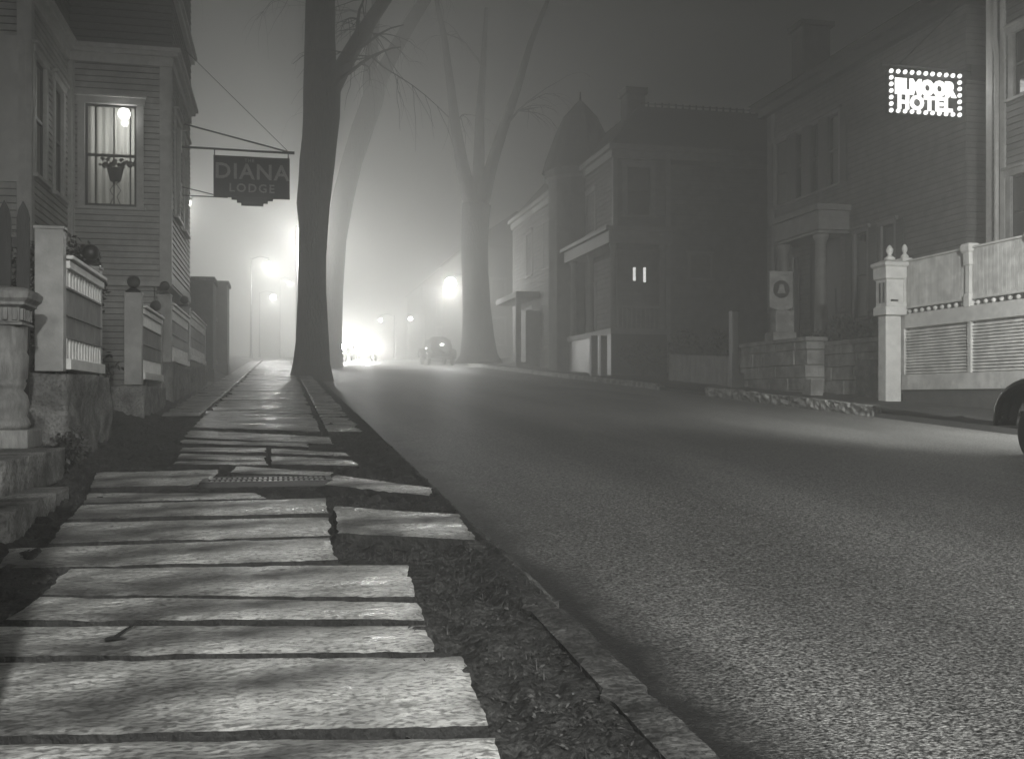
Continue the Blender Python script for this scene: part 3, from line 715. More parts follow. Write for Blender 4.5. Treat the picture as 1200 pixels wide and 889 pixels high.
m = MB(); m.tube([(-2.08,SS,6.52),(.26,SS,6.50)],.024,8); m.tube([(-2.08,SS,7.02),(.12,SS,6.53)],.018,6)
m.tube([(-2.08,SS,5.68),(ctr-hw,SS,5.54)],.012,6); m.tube([(-2.08,SS,5.50),(ctr-.5,SS,5.49)],.012,6)
m.tube([(ctr-hw+.02,SS,6.52),(ctr-hw+.02,SS,6.36)],.014,6); m.tube([(ctr+hw-.03,SS,6.52),(ctr+hw-.03,SS,6.36)],.014,6); m.box(.02,.27,SS-.03,SS+.03,6.485,6.535)
part(m,'bracket',M['iron'],S_)
m = MB(); m.tube([(-2.0,SS+.1,8.6),(.12,SS,6.55)],.007,5); part(m,'stay_wire',M['iron'],S_)
m = MB(); m.box(-2.09,-2.05,SS-.06,SS+.06,6.4,7.1); m.box(-2.09,-2.05,SS-.05,SS+.05,5.42,5.75)
for k in range(3): m.tube([( -2.04,SS-.5+.09*math.cos(a/6*math.pi+k),5.15+k*.13+.06*math.sin(a/6*math.pi)) for a in range(0,13)],.014,6)
part(m,'wall_plate',M['paint_hi'],S_)

# ------------------------------------------------------------------ shrubs
def shrub(label,t,s,zt,rx,ry,n=900,lf=.05,name='shrub',zb=None,mt='leaf'):
    z = zg(s)+.12 if zb is None else zb; B = thing(name,label,'shrub',(t,s,z),'shrubs'); rr = random.Random(int(abs(t)*31+s*17))
    m = MB(); m2 = MB()
    cl = [(rr.uniform(-.7,.7)*rx,rr.uniform(-.7,.7)*ry,z+(zt-z)*rr.uniform(.25,.9),rr.uniform(.25,.5)) for _ in range(14)]
    for c in cl: m2.tube([(t,s,z),(t+c[0]*.5,s+c[1]*.5,z+(c[2]-z)*.6),(t+c[0],s+c[1],c[2])],[.02,.014,.006],5)
    for k in range(n):
        c = rr.choice(cl); d = Vector((rr.gauss(0,1),rr.gauss(0,1),rr.gauss(0,1))).normalized()*c[3]*rr.uniform(.4,1)*min(rx,.9)*1.3
        p = Vector((t+c[0],s+c[1],c[2]))+Vector((d.x,d.y,d.z*.8)); 
        if p.z<z: p.z=z+.02
        a = Vector((rr.uniform(-1,1),rr.uniform(-1,1),rr.uniform(-1,1))).normalized(); b = a.cross(Vector((rr.uniform(-1,1),.3,1))).normalized()*lf*.5; a = a*lf
        m.add([tuple(p-a),tuple(p-b),tuple(p+a),tuple(p+b)],[(0,1,2,3)])
    part(m,'foliage',M[mt],B); part(m2,'stem',M['bark'],B)
shrub('dark shrub filling the gap between the first two fence sections',-2.75,13.4,3.0,.65,.8,3200,.045)
shrub('dark climbing shrub against the lodge wall behind the ball-topped post',-3.1,15.5,3.6,.8,.9,3000,.05)
shrub('low weeds at the foot of the granite block',-1.75,9.2,.98,.2,.5,500,.03)
shrub('clipped shrub behind the right stone wall, left of the hotel steps',13.6,24.8,3.3,.7,1.3,1800,.06)
shrub('clipped shrub behind the right stone wall below the hotel windows',13.7,22.4,3.35,.7,1.2,1800,.06)
shrub('dark hedge clump in front of the mansion porch',12.6,34.5,3.3,.8,1.5,1500,.09)
shrub('dark hedge clump beside the mansion wall',14.8,34.8,3.6,1.5,1.0,1800,.09)

# ------------------------------------------------------------------ elms
def elm(label, name_pts, rs, forks, twig_from, seed, twn=140, Lt=2.6, droop=.5, rt=.012):
    base = name_pts[0]; E = thing('elm_tree',label,'tree',(base[0],base[1],zg(base[1])+.05),'bare elms along the street')
    m = MB(); n = 20; k0 = len(m.v); m.tube(name_pts, rs, n)
    # root flare and furrows
    vv = []
    for (x,y,z) in m.v:
        ax = noise.noise(Vector((x*5,y*5,z*.7)))*.05+noise.noise(Vector((x*14,y*14,z*2)))*.02
        c = min(name_pts, key=lambda q: abs(q[2]-z)); d = Vector((x-c[0],y-c[1],0)); 
        if d.length>1e-4: d.normalize()
        vv.append((x+d.x*ax,y+d.y*ax,z))
    m.v = vv; part(m,'trunk',M['bark'],E,True)
    m = MB(); ends = []
    for pts,rr in forks: m.tube(pts,rr,12); ends += [(Vector(p),r) for p,r in zip(pts[1:],rr[1:])]
    part(m,'limb',M['bark'],E,True)
    m = MB(); rnd = random.Random(seed)
    def grow(p,d,r,L,dep):
        pts=[p]; rr=[r]; q=p.copy(); st=6
        for i in range(st):
            d = (d+Vector((rnd.gauss(0,.13),rnd.gauss(0,.13),rnd.gauss(0,.1)-droop*.07*(i+1)/st*(4-dep)))).normalized()
            q = q+d*L/st; pts.append(q.copy()); rr.append(r*(1-.75*(i+1)/st))
        m.tube(pts,rr,6 if dep>1 else 4,cap=False)
        if dep>0:
            for _ in range(rnd.randint(4,6)):
                i = rnd.randint(2,st); dd = (d+Vector((rnd.gauss(0,.7),rnd.gauss(0,.7),rnd.gauss(0,.4)))).normalized()
                grow(pts[i],dd,max(rt*.45,rr[i]*.6),L*rnd.uniform(.45,.75),dep-1)
    for (p,r) in twig_from+(ends if twn>1 or Lt<3.1 else ends[2::3]):
        for _ in range(twn):
            a = rnd.uniform(0,6.28); d = Vector((math.cos(a),math.sin(a),rnd.uniform(.0,1.0))).normalized()
            grow(Vector(p),d,min(r*.4,.07),Lt*rnd.uniform(.7,1.5),2)
    part(m,'crown',M['bark'],E)
    return E
def P(px,py,Y):                               # a photo point at depth Y -> (t,s,z)
    X = (px-600)/1200*Y; return (X*CO+Y*SI, -X*SI+Y*CO, EYE+(465-py)/1200*Y)
k = 34/1200/2
tr = [(365,452,62),(365,444,50),(365.5,425,41),(366,400,38),(366,340,33),(366,300,32),(366.5,270,33),(367,240,38),(370,215,39),(372,189,40),(375,162,40),(376.5,135,42),(377,108,43),(375,80,38),(375,40,34),(375,0,33),(374,-50,31),(372,-120,28),(366,-200,24),(360,-300,17),(355,-400,10)]
pts = [P(a,b,34) for a,b,c in tr]; rs = [c*k for a,b,c in tr]
br = [(384,112,24),(392,95,23),(402,78,20),(418,50,18),(437,20,16),(451,0,15),(480,-50,14),(530,-110,12),(600,-170,10),(680,-220,7)]
f1 = ([P(a,b,34+(112-b)*.004) for a,b,c in br],[c*k for a,b,c in br])
f2 = ([P(368,-60,34),P(340,-100,33.5),P(290,-150,33),P(230,-190,32),P(170,-210,31.5)],[.33,.26,.2,.14,.08])
f3 = ([P(372,-150,34),P(400,-220,32),P(430,-280,30),P(470,-330,28)],[.3,.22,.16,.08])
elm('big dark elm trunk rising at the kerb beside the hanging sign', pts, rs, [f1,f2,f3], [(P(360,-80,34),.1),(P(380,-30,34),.06)], 3, twn=1, Lt=3.0, droop=1.2, rt=.009)
# second elm leaning right behind it
k2 = 52/1200/2
tr = [(381,430,44),(384,400,34),(388,340,28),(393,280,26),(401,235,25),(412,190,24),(425,150,24),(437,118,24),(446,90,18),(462,60,16),(482,25,15),(498,0,14),(530,-60,11),(570,-120,7)]
pts = [P(a,b,52) for a,b,c in tr]; rs = [c*k2 for a,b,c in tr]
fk = ([P(436,120,52),P(433,95,52),P(436,60,52.5),P(440,20,53),P(442,-40,53),P(450,-100,53)],[.42,.36,.3,.24,.18,.1])
elm('faint elm leaning right behind the big dark one', pts, rs, [fk], [(P(500,-10,52),.1)], 5, twn=1, Lt=3.2, droop=1.1, rt=.009)
# third elm across the street
k3 = 54/1200/2
tr = [(561,425,56),(561,415,44),(560,395,38),(558,360,33),(557,320,31),(556,285,31),(557,255,33),(558,240,34)]
pts = [P(a,b,54) for a,b,c in tr]; rs = [c*k3 for a,b,c in tr]
fa = ([P(556,250,54),P(549,225,54),P(541,190,54),P(534,150,54),P(528,100,54),P(520,40,54),P(505,-30,54)],[.5,.42,.34,.28,.22,.16,.08])
fb = ([P(560,250,54),P(568,225,54),P(577,190,54),P(590,150,53),P(606,105,52),P(622,50,51),P(650,-20,50)],[.45,.38,.32,.26,.2,.15,.08])
fc = ([P(558,245,54),P(561,200,55),P(562,140,56),P(566,80,57),P(570,10,58)],[.4,.32,.25,.18,.1])
elm('faint spreading elm across the street beside the bright lamp', pts, rs, [fa,fb,fc], [], 8, twn=1, Lt=3.2, droop=1.0, rt=.009)

# ------------------------------------------------------------------ right: white terrace fence
FT = 12.9; fz = 1.40
ps = [(1058,19.42)]
def s_of(px,t): return ts(px,t)[0]
F = thing('terrace_fence','white terrace fence with louvred panels under a solid boarded balustrade','fence',(FT,16,zg(16)+.1))
s_end = s_of(1056,FT); s_start = 9.0
zb = 1.40; zr0 = 2.84; zr1 = 3.0; zt = 4.14
m = MB(); m.box(FT,FT+.12,s_start,s_end,zb,zb+.32); part(m,'bottom_rail',M['paint_white'],F,bevel=.008)
m = MB(); m.box(FT-.02,FT+.14,s_start,s_end,2.70,zr1); part(m,'middle_rail',M['paint_hi'],F,bevel=.008)
jl = [s_end-.1, s_of(1136,FT), s_of(1136,FT)-1.75, s_of(1136,FT)-3.5, s_of(1136,FT)-5.25, s_start]
for a in jl: 
    m = MB(); m.box(FT-.01,FT+.13,a-.05 if a<s_end-.2 else a-.02,a+.05 if a < s_end-.2 else a+.1,zb+.32,2.70); part(m,'stile',M['paint_white'],F,bevel=.005)
for a,b in zip(jl[1:],jl[:-1]):
    m = MB(); z = zb+.34
    while z < 2.66:
        m.add([(FT+.02,a+.05,z),(FT+.02,b-.03,z),(FT+.06,b-.03,z+.05),(FT+.06,a+.05,z+.05),(FT+.035,a+.05,z-.01),(FT+.035,b-.03,z-.01),(FT+.075,b-.03,z+.04),(FT+.075,a+.05,z+.04)],[(0,1,2,3),(4,5,6,7),(0,1,5,4),(3,2,6,7)]); z += .062
    m.box(FT+.09,FT+.10,a+.05,b-.03,zb+.32,2.70)
    part(m,'louvre_panel',M['paint_white'],F)
pl = [s_end-.05, s_of(1134,FT), s_of(1134,FT)-1.75, s_of(1134,FT)-3.5, s_start+.1]
for i,a in enumerate(pl):
    m = MB(); c = (FT+.05,a,0)
    m.sq([(.085,2.98),(.085,3.22),(.06,3.25),(.06,3.78),(.085,3.8),(.09,4.02),(.12,4.06),(.13,4.14),(.11,4.20)],c)
    m.box(FT+.05-.075,FT-.015,a-.025,a+.025,3.32,3.72) if i>99 else None
    p = part(m,'post',M['paint_hi'],F,bevel=.004)
    if i == 0:
        m = MB(); m.lathe([(.07,4.2),(.09,4.24),(.05,4.28),(.03,4.31),(.055,4.36),(.06,4.42),(.03,4.48),(.008,4.50)],(FT+.05,a,0),14); part(m,'finial',M['paint_hi'],p,True)
for a,b in zip(pl[1:],pl[:-1]):
    m = MB(); s = a+.1
    while s < b-.12: m.box(FT+.04,FT+.07,s,min(s+.10,b-.1),3.16,zt-.04); s += .104
    part(m,'boarded_panel',M['paint_white'],F,bevel=.003)
    m = MB(); m.box(FT,FT+.10,a+.09,b-.09,zt-.04,zt); part(m,'top_rail',M['paint_hi'],F,bevel=.005)
    m = MB(); m.box(FT+.02,FT+.09,a+.09,b-.09,3.12,3.16); part(m,'lower_rail',M['paint_hi'],F,bevel=.005)
    m = MB(); s = a+.2
    while s < b-.15: m.ball((FT+.055,s,3.055),.045,8); s += .22
    part(m,'bead_row',M['paint_white'],F,True)
m = MB(); m.box(FT+.05,FT+.3,s_start,s_end,.3,zb); part(m,'base_wall',M['brick'],F)
# gate post with finial
gs_, gy = ts(1040,12.55)
Gp = thing('gate_post','white square gate post with a panelled head and finial at the fence corner','gate post',(12.6,gs_,zg(gs_)+.1))
m = MB(); m.box(12.42,12.78,gs_-.14,gs_+.14,zg(gs_)-.1,2.96); part(m,'shaft',M['paint_hi'],Gp,bevel=.01)
m = MB(); c=(12.6,gs_,0); m.sq([(.17,2.96),(.24,2.98),(.24,3.14),(.20,3.17),(.20,3.72),(.24,3.75),(.24,3.98),(.28,4.02),(.28,4.08),(.12,4.15)],c); part(m,'head',M['paint_hi'],Gp,bevel=.006)
m = MB()
for q in (-1,1): m.box(12.38,12.402,gs_-.06+q*.07,gs_-.03+q*.07,3.24,3.66)
m.box(12.50,12.66,gs_-.222,gs_-.202,3.26,3.30); part(m,'inset_panel',M['darkpaint'],Gp)
m = MB(); m.lathe([(.10,4.15),(.12,4.19),(.06,4.23),(.035,4.26),(.07,4.32),(.075,4.38),(.03,4.45),(.01,4.47)],c,14); part(m,'finial',M['paint_hi'],Gp,True)
# leaning stone and pale scraps by the fence
stone('leaning_stone','pale rough stone leaning beside the white gate post','stone',12.9,13.3,s_of(1016,12.9)-.1,s_of(1016,12.9)+.5,zg(21)+.05,zg(21)+1.0,'granite',.05,seed=12)
a,b = on_plane(1160,487,.15); 
mb = MB(); mb.box(a-.3,a+.3,b-.5,b+.5,zg(b)+.12,zg(b)+.2); 
for i,(px,py) in enumerate([(1128,468),(1157,474)]):
    a,b = on_plane(px,py,.15); mb = MB(); r3 = random.Random(i)
    for q in range(9):
        x,y = a+r3.uniform(-.12,.12), b+r3.uniform(-.25,.25); mb.add([(x-.06,y,zg(y)+.19),(x,y-.09,zg(y)+.2),(x+.07,y,zg(y)+.24),(x,y+.1,zg(y)+.2),(x,y,zg(y)+.29)],[(0,1,4),(1,2,4),(2,3,4),(3,0,4)])
    single(mb,'paper_scrap',M['paint_hi'],(a,b,zg(b)+.18),['smaller pale scrap lying on the ground under the white fence','larger pale scrap on the ground under the white fence, nearer the car'][i],'scrap')
# ------------------------------------------------------------------ near white house behind the fence
NH = thing('white_house','white clapboard house at the right edge behind the terrace fence','house',(14.3,13,zg(13)+.2))
nhS = frame_xf(14.3,4.0,(0,1),(-1,0)); LN = 14.55
ws = []
def sx(px): return s_of(px,14.3)-4.0
w_a = (sx(1216),sx(1186),EYE+(465-283)/1200*19.5,EYE+(465-197)/1200*19.8)
w_b = (sx(1225),sx(1189),EYE+(465-98)/1200*19.6,EYE+(465-20)/1200*19.6)
ops = [w_a,w_b,(2,2.9,w_a[2],w_a[3]),(5,5.9,w_a[2],w_a[3]),(8,8.9,w_a[2],w_a[3])]
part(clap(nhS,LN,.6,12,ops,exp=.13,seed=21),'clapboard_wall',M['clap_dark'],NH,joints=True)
for i,o_ in enumerate(ops):
    win(NH,nhS,o_[0],o_[1],o_[2],o_[3],trim='paint',curtain=True if i!=1 else False,tw=.14,lit=None)
    if i!=1: pass
m = MB(); m.box(14.27,14.36,18.38,18.59,.6,12); m.box(14.25,14.30,18.0,18.14,.6,12); part(m,'corner_board',M['trim'],NH,bevel=.006)
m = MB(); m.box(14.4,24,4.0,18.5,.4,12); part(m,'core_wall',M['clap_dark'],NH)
m = MB(); m.tube([(14.22,18.25,12),(14.22,18.25,8.6),(14.18,18.15,8.2),(14.18,18.15,1.2)],.05,10); part(m,'downpipe',M['trim'],NH,True)
m = MB(); m.box(14.15,24.2,3.8,18.7,12,12.2); m.box(14.3,24,4,18.5,12.2,13); part(m,'roof',M['roof'],NH)

# ------------------------------------------------------------------ hotel
HZ = zg(25)+.15
HT = thing('hotel_building','dark shingled hotel with shuttered windows and a columned doorway','hotel',(14.63,25,HZ))
hS = frame_xf(14.63,19.7,(0,1),(-1,0)); HL = 9.4
def hx(px): return s_of(px,14.63)-19.7
def hz(px,py): s,Y = ts(px,14.63); return EYE+(465-py)/1200*Y
hw_ = []
for px0,px1 in ((927,910),(944,932),(963,950),(984,970)): hw_.append((hx(px0),hx(px1),7.0,8.9))
for px0,px1 in ((930,917),): hw_.append((hx(px0),hx(px1),2.95,4.9))
for px0,px1 in ((1017,1003),(1049,1034)): hw_.append((hx(px0),hx(px1),3.3,5.5))
door = (hx(985),hx(950),1.9,5.6)
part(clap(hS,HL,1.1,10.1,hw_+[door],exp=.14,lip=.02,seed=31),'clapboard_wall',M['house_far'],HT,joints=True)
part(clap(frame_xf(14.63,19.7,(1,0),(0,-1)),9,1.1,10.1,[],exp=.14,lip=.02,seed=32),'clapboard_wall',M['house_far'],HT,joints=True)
for o_ in hw_:
    Wn = win(HT,hS,o_[0],o_[1],o_[2],o_[3],trim='trim_far',tw=.10)
    for a in (o_[0]-.1-.34,o_[1]+.1):
        m = MB(hS); m.box(a+.02,a+.32,.02,.06,o_[2]-.05,o_[3]+.05)
        z = o_[2]
        while z < o_[3]: m.box(a+.05,a+.29,.06,.075,z,z+.05); z += .09
        part(m,'shutter',M['darkpaint'],Wn)
m = MB(); m.box(14.75,23,19.85,29.05,.8,10.1); part(m,'core_wall',M['darkpaint'],HT)
m = MB(hS); m.box(door[0],door[1],-.08,-.04,1.9,5.3); m.box(door[0]+.3,door[1]-.3,-.04,-.02,2.0,4.2); part(m,'door',M['darkpaint'],HT)
m = MB(hS); dw = door[1]-door[0]
m.box(door[0]-.45,door[1]+.45,-.02,.9,5.65,6.15); m.box(door[0]-.55,door[1]+.55,-.02,1.0,6.15,6.3); m.box(door[0]-.5,door[1]+.5,-.02,.93,5.55,5.62)
part(m,'entablature',M['trim_far'],HT,bevel=.01)
for a in (door[0]-.25,door[1]+.25):
    m = MB(hS); m.lathe([(.21,1.75),(.21,1.85),(.16,1.9),(.17,3),(.14,5.3),(.18,5.4),(.21,5.45),(.21,5.55)],(a,.72,0),18); part(m,'column',M['trim_far'],HT,True)
m = MB(hS); m.box(door[0]-.5,door[1]+.5,0.02,1.0,1.2,1.75); m.box(door[0]-.3,door[1]+.3,1.0,1.35,1.2,1.55); m.box(door[0]-.3,door[1]+.3,1.35,1.7,1.2,1.38); part(m,'door_steps',M['stone_pale'],HT,bevel=.01)
m = MB(); m.box(14.25,23.4,19.3,29.5,10.1,10.28); m.box(14.4,23.2,19.5,29.3,9.85,10.1); part(m,'eave',M['darkpaint'],HT)
m = MB(); z0=10.28; m.add([(14.2,19.2,z0),(23.4,19.2,z0),(23.4,29.6,z0),(14.2,29.6,z0),(18.8,21.5,13.2),(18.8,27.3,13.2)],[(0,1,4),(1,2,5,4),(2,3,5),(3,0,4,5),(0,3,2,1)]); part(m,'roof',M['roof'],HT)
m = MB(); m.box(15.4,16.3,28.3,29.0,10.2,12.5); m.box(15.3,16.4,28.2,29.1,12.5,12.65); part(m,'chimney',M['brick'],HT)
m = MB(hS)
m.box(0,HL,.02,.04,6.35,6.45) if False else None
for a,b in ((hx(1017)-.3,hx(1003)+.3),): m.box(a,b,.04,.12,2.4,2.5)
m.box(hx(905)-.22,hx(905)-.04,.0,.05,1.2,9.85); part(m,'corner_board',M['trim_far'],HT)

# bulb-lit hotel sign hanging off the facade
hs = 19.35; x0,x1 = 12.55,14.30; zl,zh = 7.42,8.30
_,Yq = 0,0
def sgn(px,py,s):                             # photo point on the plane s=const
    xp=(px-600)/1200; Y=s/(CO-xp*SI); return Y*(xp*CO+SI), EYE+(465-py)/1200*Y
x0,zl = sgn(1042,132,hs); x1,zh = sgn(1127,87,hs)
HS = thing('hotel_sign','blazing light-bulb sign reading HOTEL, hung from the hotel front','sign',(14.6,hs,zl))
m = MB(); m.box(x0+.02,x1-.02,hs+.06,hs+.18,zl+.02,zh-.02); part(m,'sign_box',M['sign'],HS,bevel=.01)
m = MB(); nb = 11
for i in range(nb):
    x = x0+.05+(x1-x0-.10)*i/(nb-1)
    for z in (zl+.05,zh-.05): m.ball((x,hs,z),.048,8)
for i in range(1,6):
    z = zl+.05+(zh-zl-.10)*i/6
    for x in (x0+.05,x1-.05): m.ball((x,hs,z),.048,8)
part(m,'border_bulbs',M['sign_bulb'],HS,True)
cx = (x0+x1)/2
part(text_mb('ELMOOR',.40,.012,lambda p:(cx+p[0]*.88,hs+.03-p[2],zl+.45+p[1]),.034,1.0),'lettering',M['sign_bulb'],HS)
part(text_mb('HOTEL',.40,.012,lambda p:(cx+p[0]*.98,hs+.03-p[2],zl+.12+p[1]),.020,1.1),'lettering',M['sign_bulb'],HS)
m = MB(); m.tube([(x0-.1,hs+.12,zh+.12),(15.2,hs+.12,zh+.12)],.03,8); m.tube([(x0+.3,hs+.12,zh),(x0+.3,hs+.12,zh+.12)],.015,6); m.tube([(x1-.3,hs+.12,zh),(x1-.3,hs+.12,zh+.12)],.015,6)
m.tube([(x0+.3,hs+.12,zh+.13),(14.7,hs+.5,10)],.012,5); m.box(14.55,15.3,hs+.08,hs+.40,zh,zh+.25); part(m,'bracket',M['iron'],HS)
point('sign_light',(cx,hs-.35,(zl+zh)/2),26,HS,.3)

# ------------------------------------------------------------------ right: stone wall, low fence, emblem sign
def stone_wall(label,s0,s1,t,zt):
    Wl = thing('stone_wall',label,'wall',(t,(s0+s1)/2,zg(s0)+.1))
    m = MB(); rr = random.Random(9); z = zg(s0)-.1; row=0
    while z < zt-.05:
        h = min(rr.uniform(.26,.4),zt-z); s = s0
        while s < s1-.05:
            L = min(rr.uniform(.5,1.1),s1-s); d = rr.uniform(-.03,.03); m.box(t+d,t+.5,s+.008,s+L-.008,z+.006,z+h-.006); s += L
        z += h
    part(m,'blocks',M['stone_pale'],Wl,bevel=.02)
    m = MB(); m.box(t-.05,t+.55,s0-.05,s1+.05,zt,zt+.1); part(m,'coping',M['stone_pale'],Wl,bevel=.015)
stone_wall('pale granite block wall below the round-emblem sign',s_of(945,12.5),s_of(868,12.5),12.5,2.62)
stone_wall('dark stone wall running behind the gate post towards the hotel steps',s_of(1030,13.1),s_of(960,13.1),13.1,2.5)
# picket fence, low
a0,a1 = s_of(855,12.4),s_of(785,12.4)
PF = thing('low_board_fence','low pale board fence in front of the mansion hedge','fence',(12.4,(a0+a1)/2,zg(a0)+.1))
m = MB(); s = a0
while s < a1: m.box(12.4,12.43,s,s+.19,zg(s)+.05,zg(s)+1.0); s += .205
part(m,'boards',M['paint_old'],PF)
m = MB(); m.prism([(a0,zg(a0)+.4),(a1,zg(a1)+.4),(a1,zg(a1)+.5),(a0,zg(a0)+.5)],12.431,12.48,0); part(m,'rail',M['paint_old'],PF)
sp,_ = ts(856,12.0); PO = thing('hitching_post','dark post with a pale strip standing left of the granite wall','post',(12.0,sp,zg(sp)+.1))
m = MB(); m.box(12.0,12.2,sp-.1,sp+.1,zg(sp),zg(sp)+2.25); m.box(12.02,12.35,sp-.12,sp+.12,zg(sp),zg(sp)+.55); part(m,'shaft',M['darkpaint'],PO,bevel=.01)
m = MB(); m.box(11.99,12.03,sp-.115,sp-.101,zg(sp)+1.1,zg(sp)+2.2); part(m,'notice_strip',M['trim_far'],PO)
# emblem sign
sY = 27.0
def E2(px,py): X=(px-600)/1200*sY; return P(px,py,sY)
es = E2(914,340)[1]
ES = thing('emblem_sign','pale board with a dark round emblem standing on the granite wall','sign',(E2(914,400)[0],es,2.6))
(xa,_,za),(xb,_,zb_) = E2(900,362),E2(930,318)
m = MB(); m.prism([(xa,za+.04),((xa+xb)/2,za-.06),(xb,za+.04),(xb,zb_-.03),(xb+.03,zb_),(xa-.03,zb_),(xa,zb_-.03)],es-.03,es+.03,1); B_=part(m,'sign_board',M['paint'],ES)
mc=((xa+xb)/2,(za+zb_)/2+.02)
m = MB(); 
ring=[(mc[0]+.235*math.cos(a*math.pi/16),mc[1]+.235*math.sin(a*math.pi/16)) for a in range(32)]; m.prism(ring,es-.045,es-.031,1); part(m,'roundel',M['darkpaint'],B_)
m = MB(); m.prism([(mc[0]-.12,mc[1]-.11),(mc[0]+.12,mc[1]-.11),(mc[0]+.07,mc[1]+.02),(mc[0]+.05,mc[1]+.13),(mc[0]-.05,mc[1]+.13),(mc[0]-.08,mc[1]+.02)],es-.06,es-.046,1)
m.box(mc[0]-.22,mc[0]+.22,es-.045,es-.031,zb_-.12,zb_-.08); m.box(mc[0]-.22,mc[0]+.22,es-.045,es-.031,za+.10,za+.13); part(m,'emblem',M['stone_pale'],B_)
m = MB(); (xc,_,zc_)=E2(906,405); (xd,_,zd)=E2(930,364); m.box(xc,xd,es-.12,es+.2,2.60,zd); m.box(xc-.12,xd+.02,es-.2,es+.3,2.60,2.95); part(m,'pedestal',M['stone_pale'],ES,bevel=.02)
m = MB(); m.box(xb+.02,xb+.14,es-.06,es+.06,2.6,zb_+.35); part(m,'post',M['darkpaint'],ES)
# shrink the street verge edge with a stone block row near the wall foot
stone('kerb_block','small pale stone block at the foot of the granite wall','stone',12.1,12.4,s_of(950,12.2)-.2,s_of(950,12.2)+.2,zg(22.5),zg(22.5)+.5,'stone_pale',.03,seed=14)

# ------------------------------------------------------------------ mansion in the fog
MZ = zg(40)+.1
MN = thing('mansion_house','large fog-bound mansion with a pointed turret, tall chimney and columned porch','house',(13,42,MZ))
mF = frame_xf(12.7,38.2,(1,0),(0,-1)); mS = frame_xf(12.7,38.2,(0,1),(-1,0)); mFb = frame_xf(14.9,38.9,(1,0),(0,-1))
def plane_s(px,py,s): return sgn(px,py,s)
wx0,wz_0 = plane_s(735,252,38.2); wx1,wz_1 = plane_s(762,197,38.2)
m = MB()
merge(m, clap(mF,2.25,1.8,10.9,[(wx0-12.7,wx1-12.7,wz_0,wz_1)],exp=.2,lip=.03,seed=41)); merge(m, clap(mS,18,1.8,10.9,[],exp=.2,lip=.03,seed=42)); merge(m, clap(mFb,6,1.8,10.9,[],exp=.2,lip=.03,seed=43))
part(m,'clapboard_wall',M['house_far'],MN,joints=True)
m = MB(); m.box(12.82,14.85,38.32,56,1.6,10.9); m.box(14.85,20.8,39.0,56,1.6,10.9); part(m,'core_wall',M['house_far'],MN)
win(MN,mF,wx0-12.7,wx1-12.7,wz_0,wz_1,trim='trim_far',tw=.2)
sx0,sz0 = plane_s(809,325,38.9); sx1,sz1 = plane_s(831,300,38.9)
win(MN,mFb,sx0-14.9,sx1-14.9,sz0,sz1,trim='trim_far',tw=.12)
for s_ in (2.5,6.5,10,13.5):
    for z_ in (3.6,7.6): win(MN,mS,s_,s_+1.1,z_,z_+2.2,trim='trim_far',tw=.15)
m = MB(); m.box(12.4,20.9,37.9,56.2,10.9,11.1); m.box(12.55,20.8,38.05,56.1,10.6,10.9)
m.box(14.8,15.02,38.15,38.95,1.8,10.6); m.box(12.62,12.8,38.12,38.3,1.8,10.6); part(m,'cornice',M['trim_far'],MN)
m = MB(); z0,z1=11.1,13.1
m.add([(12.5,38,z0),(21,38,z0),(21,56,z0),(12.5,56,z0),(14.2,39.6,z1),(20.2,39.6,z1),(20.2,54.5,z1),(14.2,54.5,z1)],[(0,1,5,4),(1,2,6,5),(2,3,7,6),(3,0,4,7),(4,5,6,7),(0,3,2,1)])
part(m,'roof',M['roof'],MN)
m = MB(); 
for x in range(20): m.box(14.3+x*.3,14.36+x*.3,39.6,39.66,z1,z1+.18)
m.box(14.2,20.2,39.6,39.65,z1+.1,z1+.14); part(m,'roof_cresting',M['iron'],MN)
cx0,cz0 = plane_s(735,115,40); cx1,_ = plane_s(756,115,40)
m = MB(); m.box(cx0,cx1,40,40.8,10.5,cz0+.2); m.box(cx0-.08,cx1+.08,39.9,40.9,cz0+.2,cz0+.45); part(m,'chimney',M['brick'],MN)
tc_,_ = plane_s(680,0,44.6/1.0)
tq,ty = ts(680,12.9); Yt=ty
m = MB(); zc = lambda py: EYE+(465-py)/1200*Yt
m.lathe([(1.45,1.9),(1.45,zc(215)),(1.62,zc(212)),(1.62,zc(203))],(12.9,tq,0),12); part(m,'turret_wall',M['house_far'],MN)
m = MB(); m.lathe([(1.72,zc(203)),(1.6,zc(192)),(1.15,zc(160)),(.75,zc(138)),(.28,zc(124)),(.05,zc(118)),(.02,zc(108))],(12.9,tq,0),16); part(m,'turret_roof',M['roof'],MN)
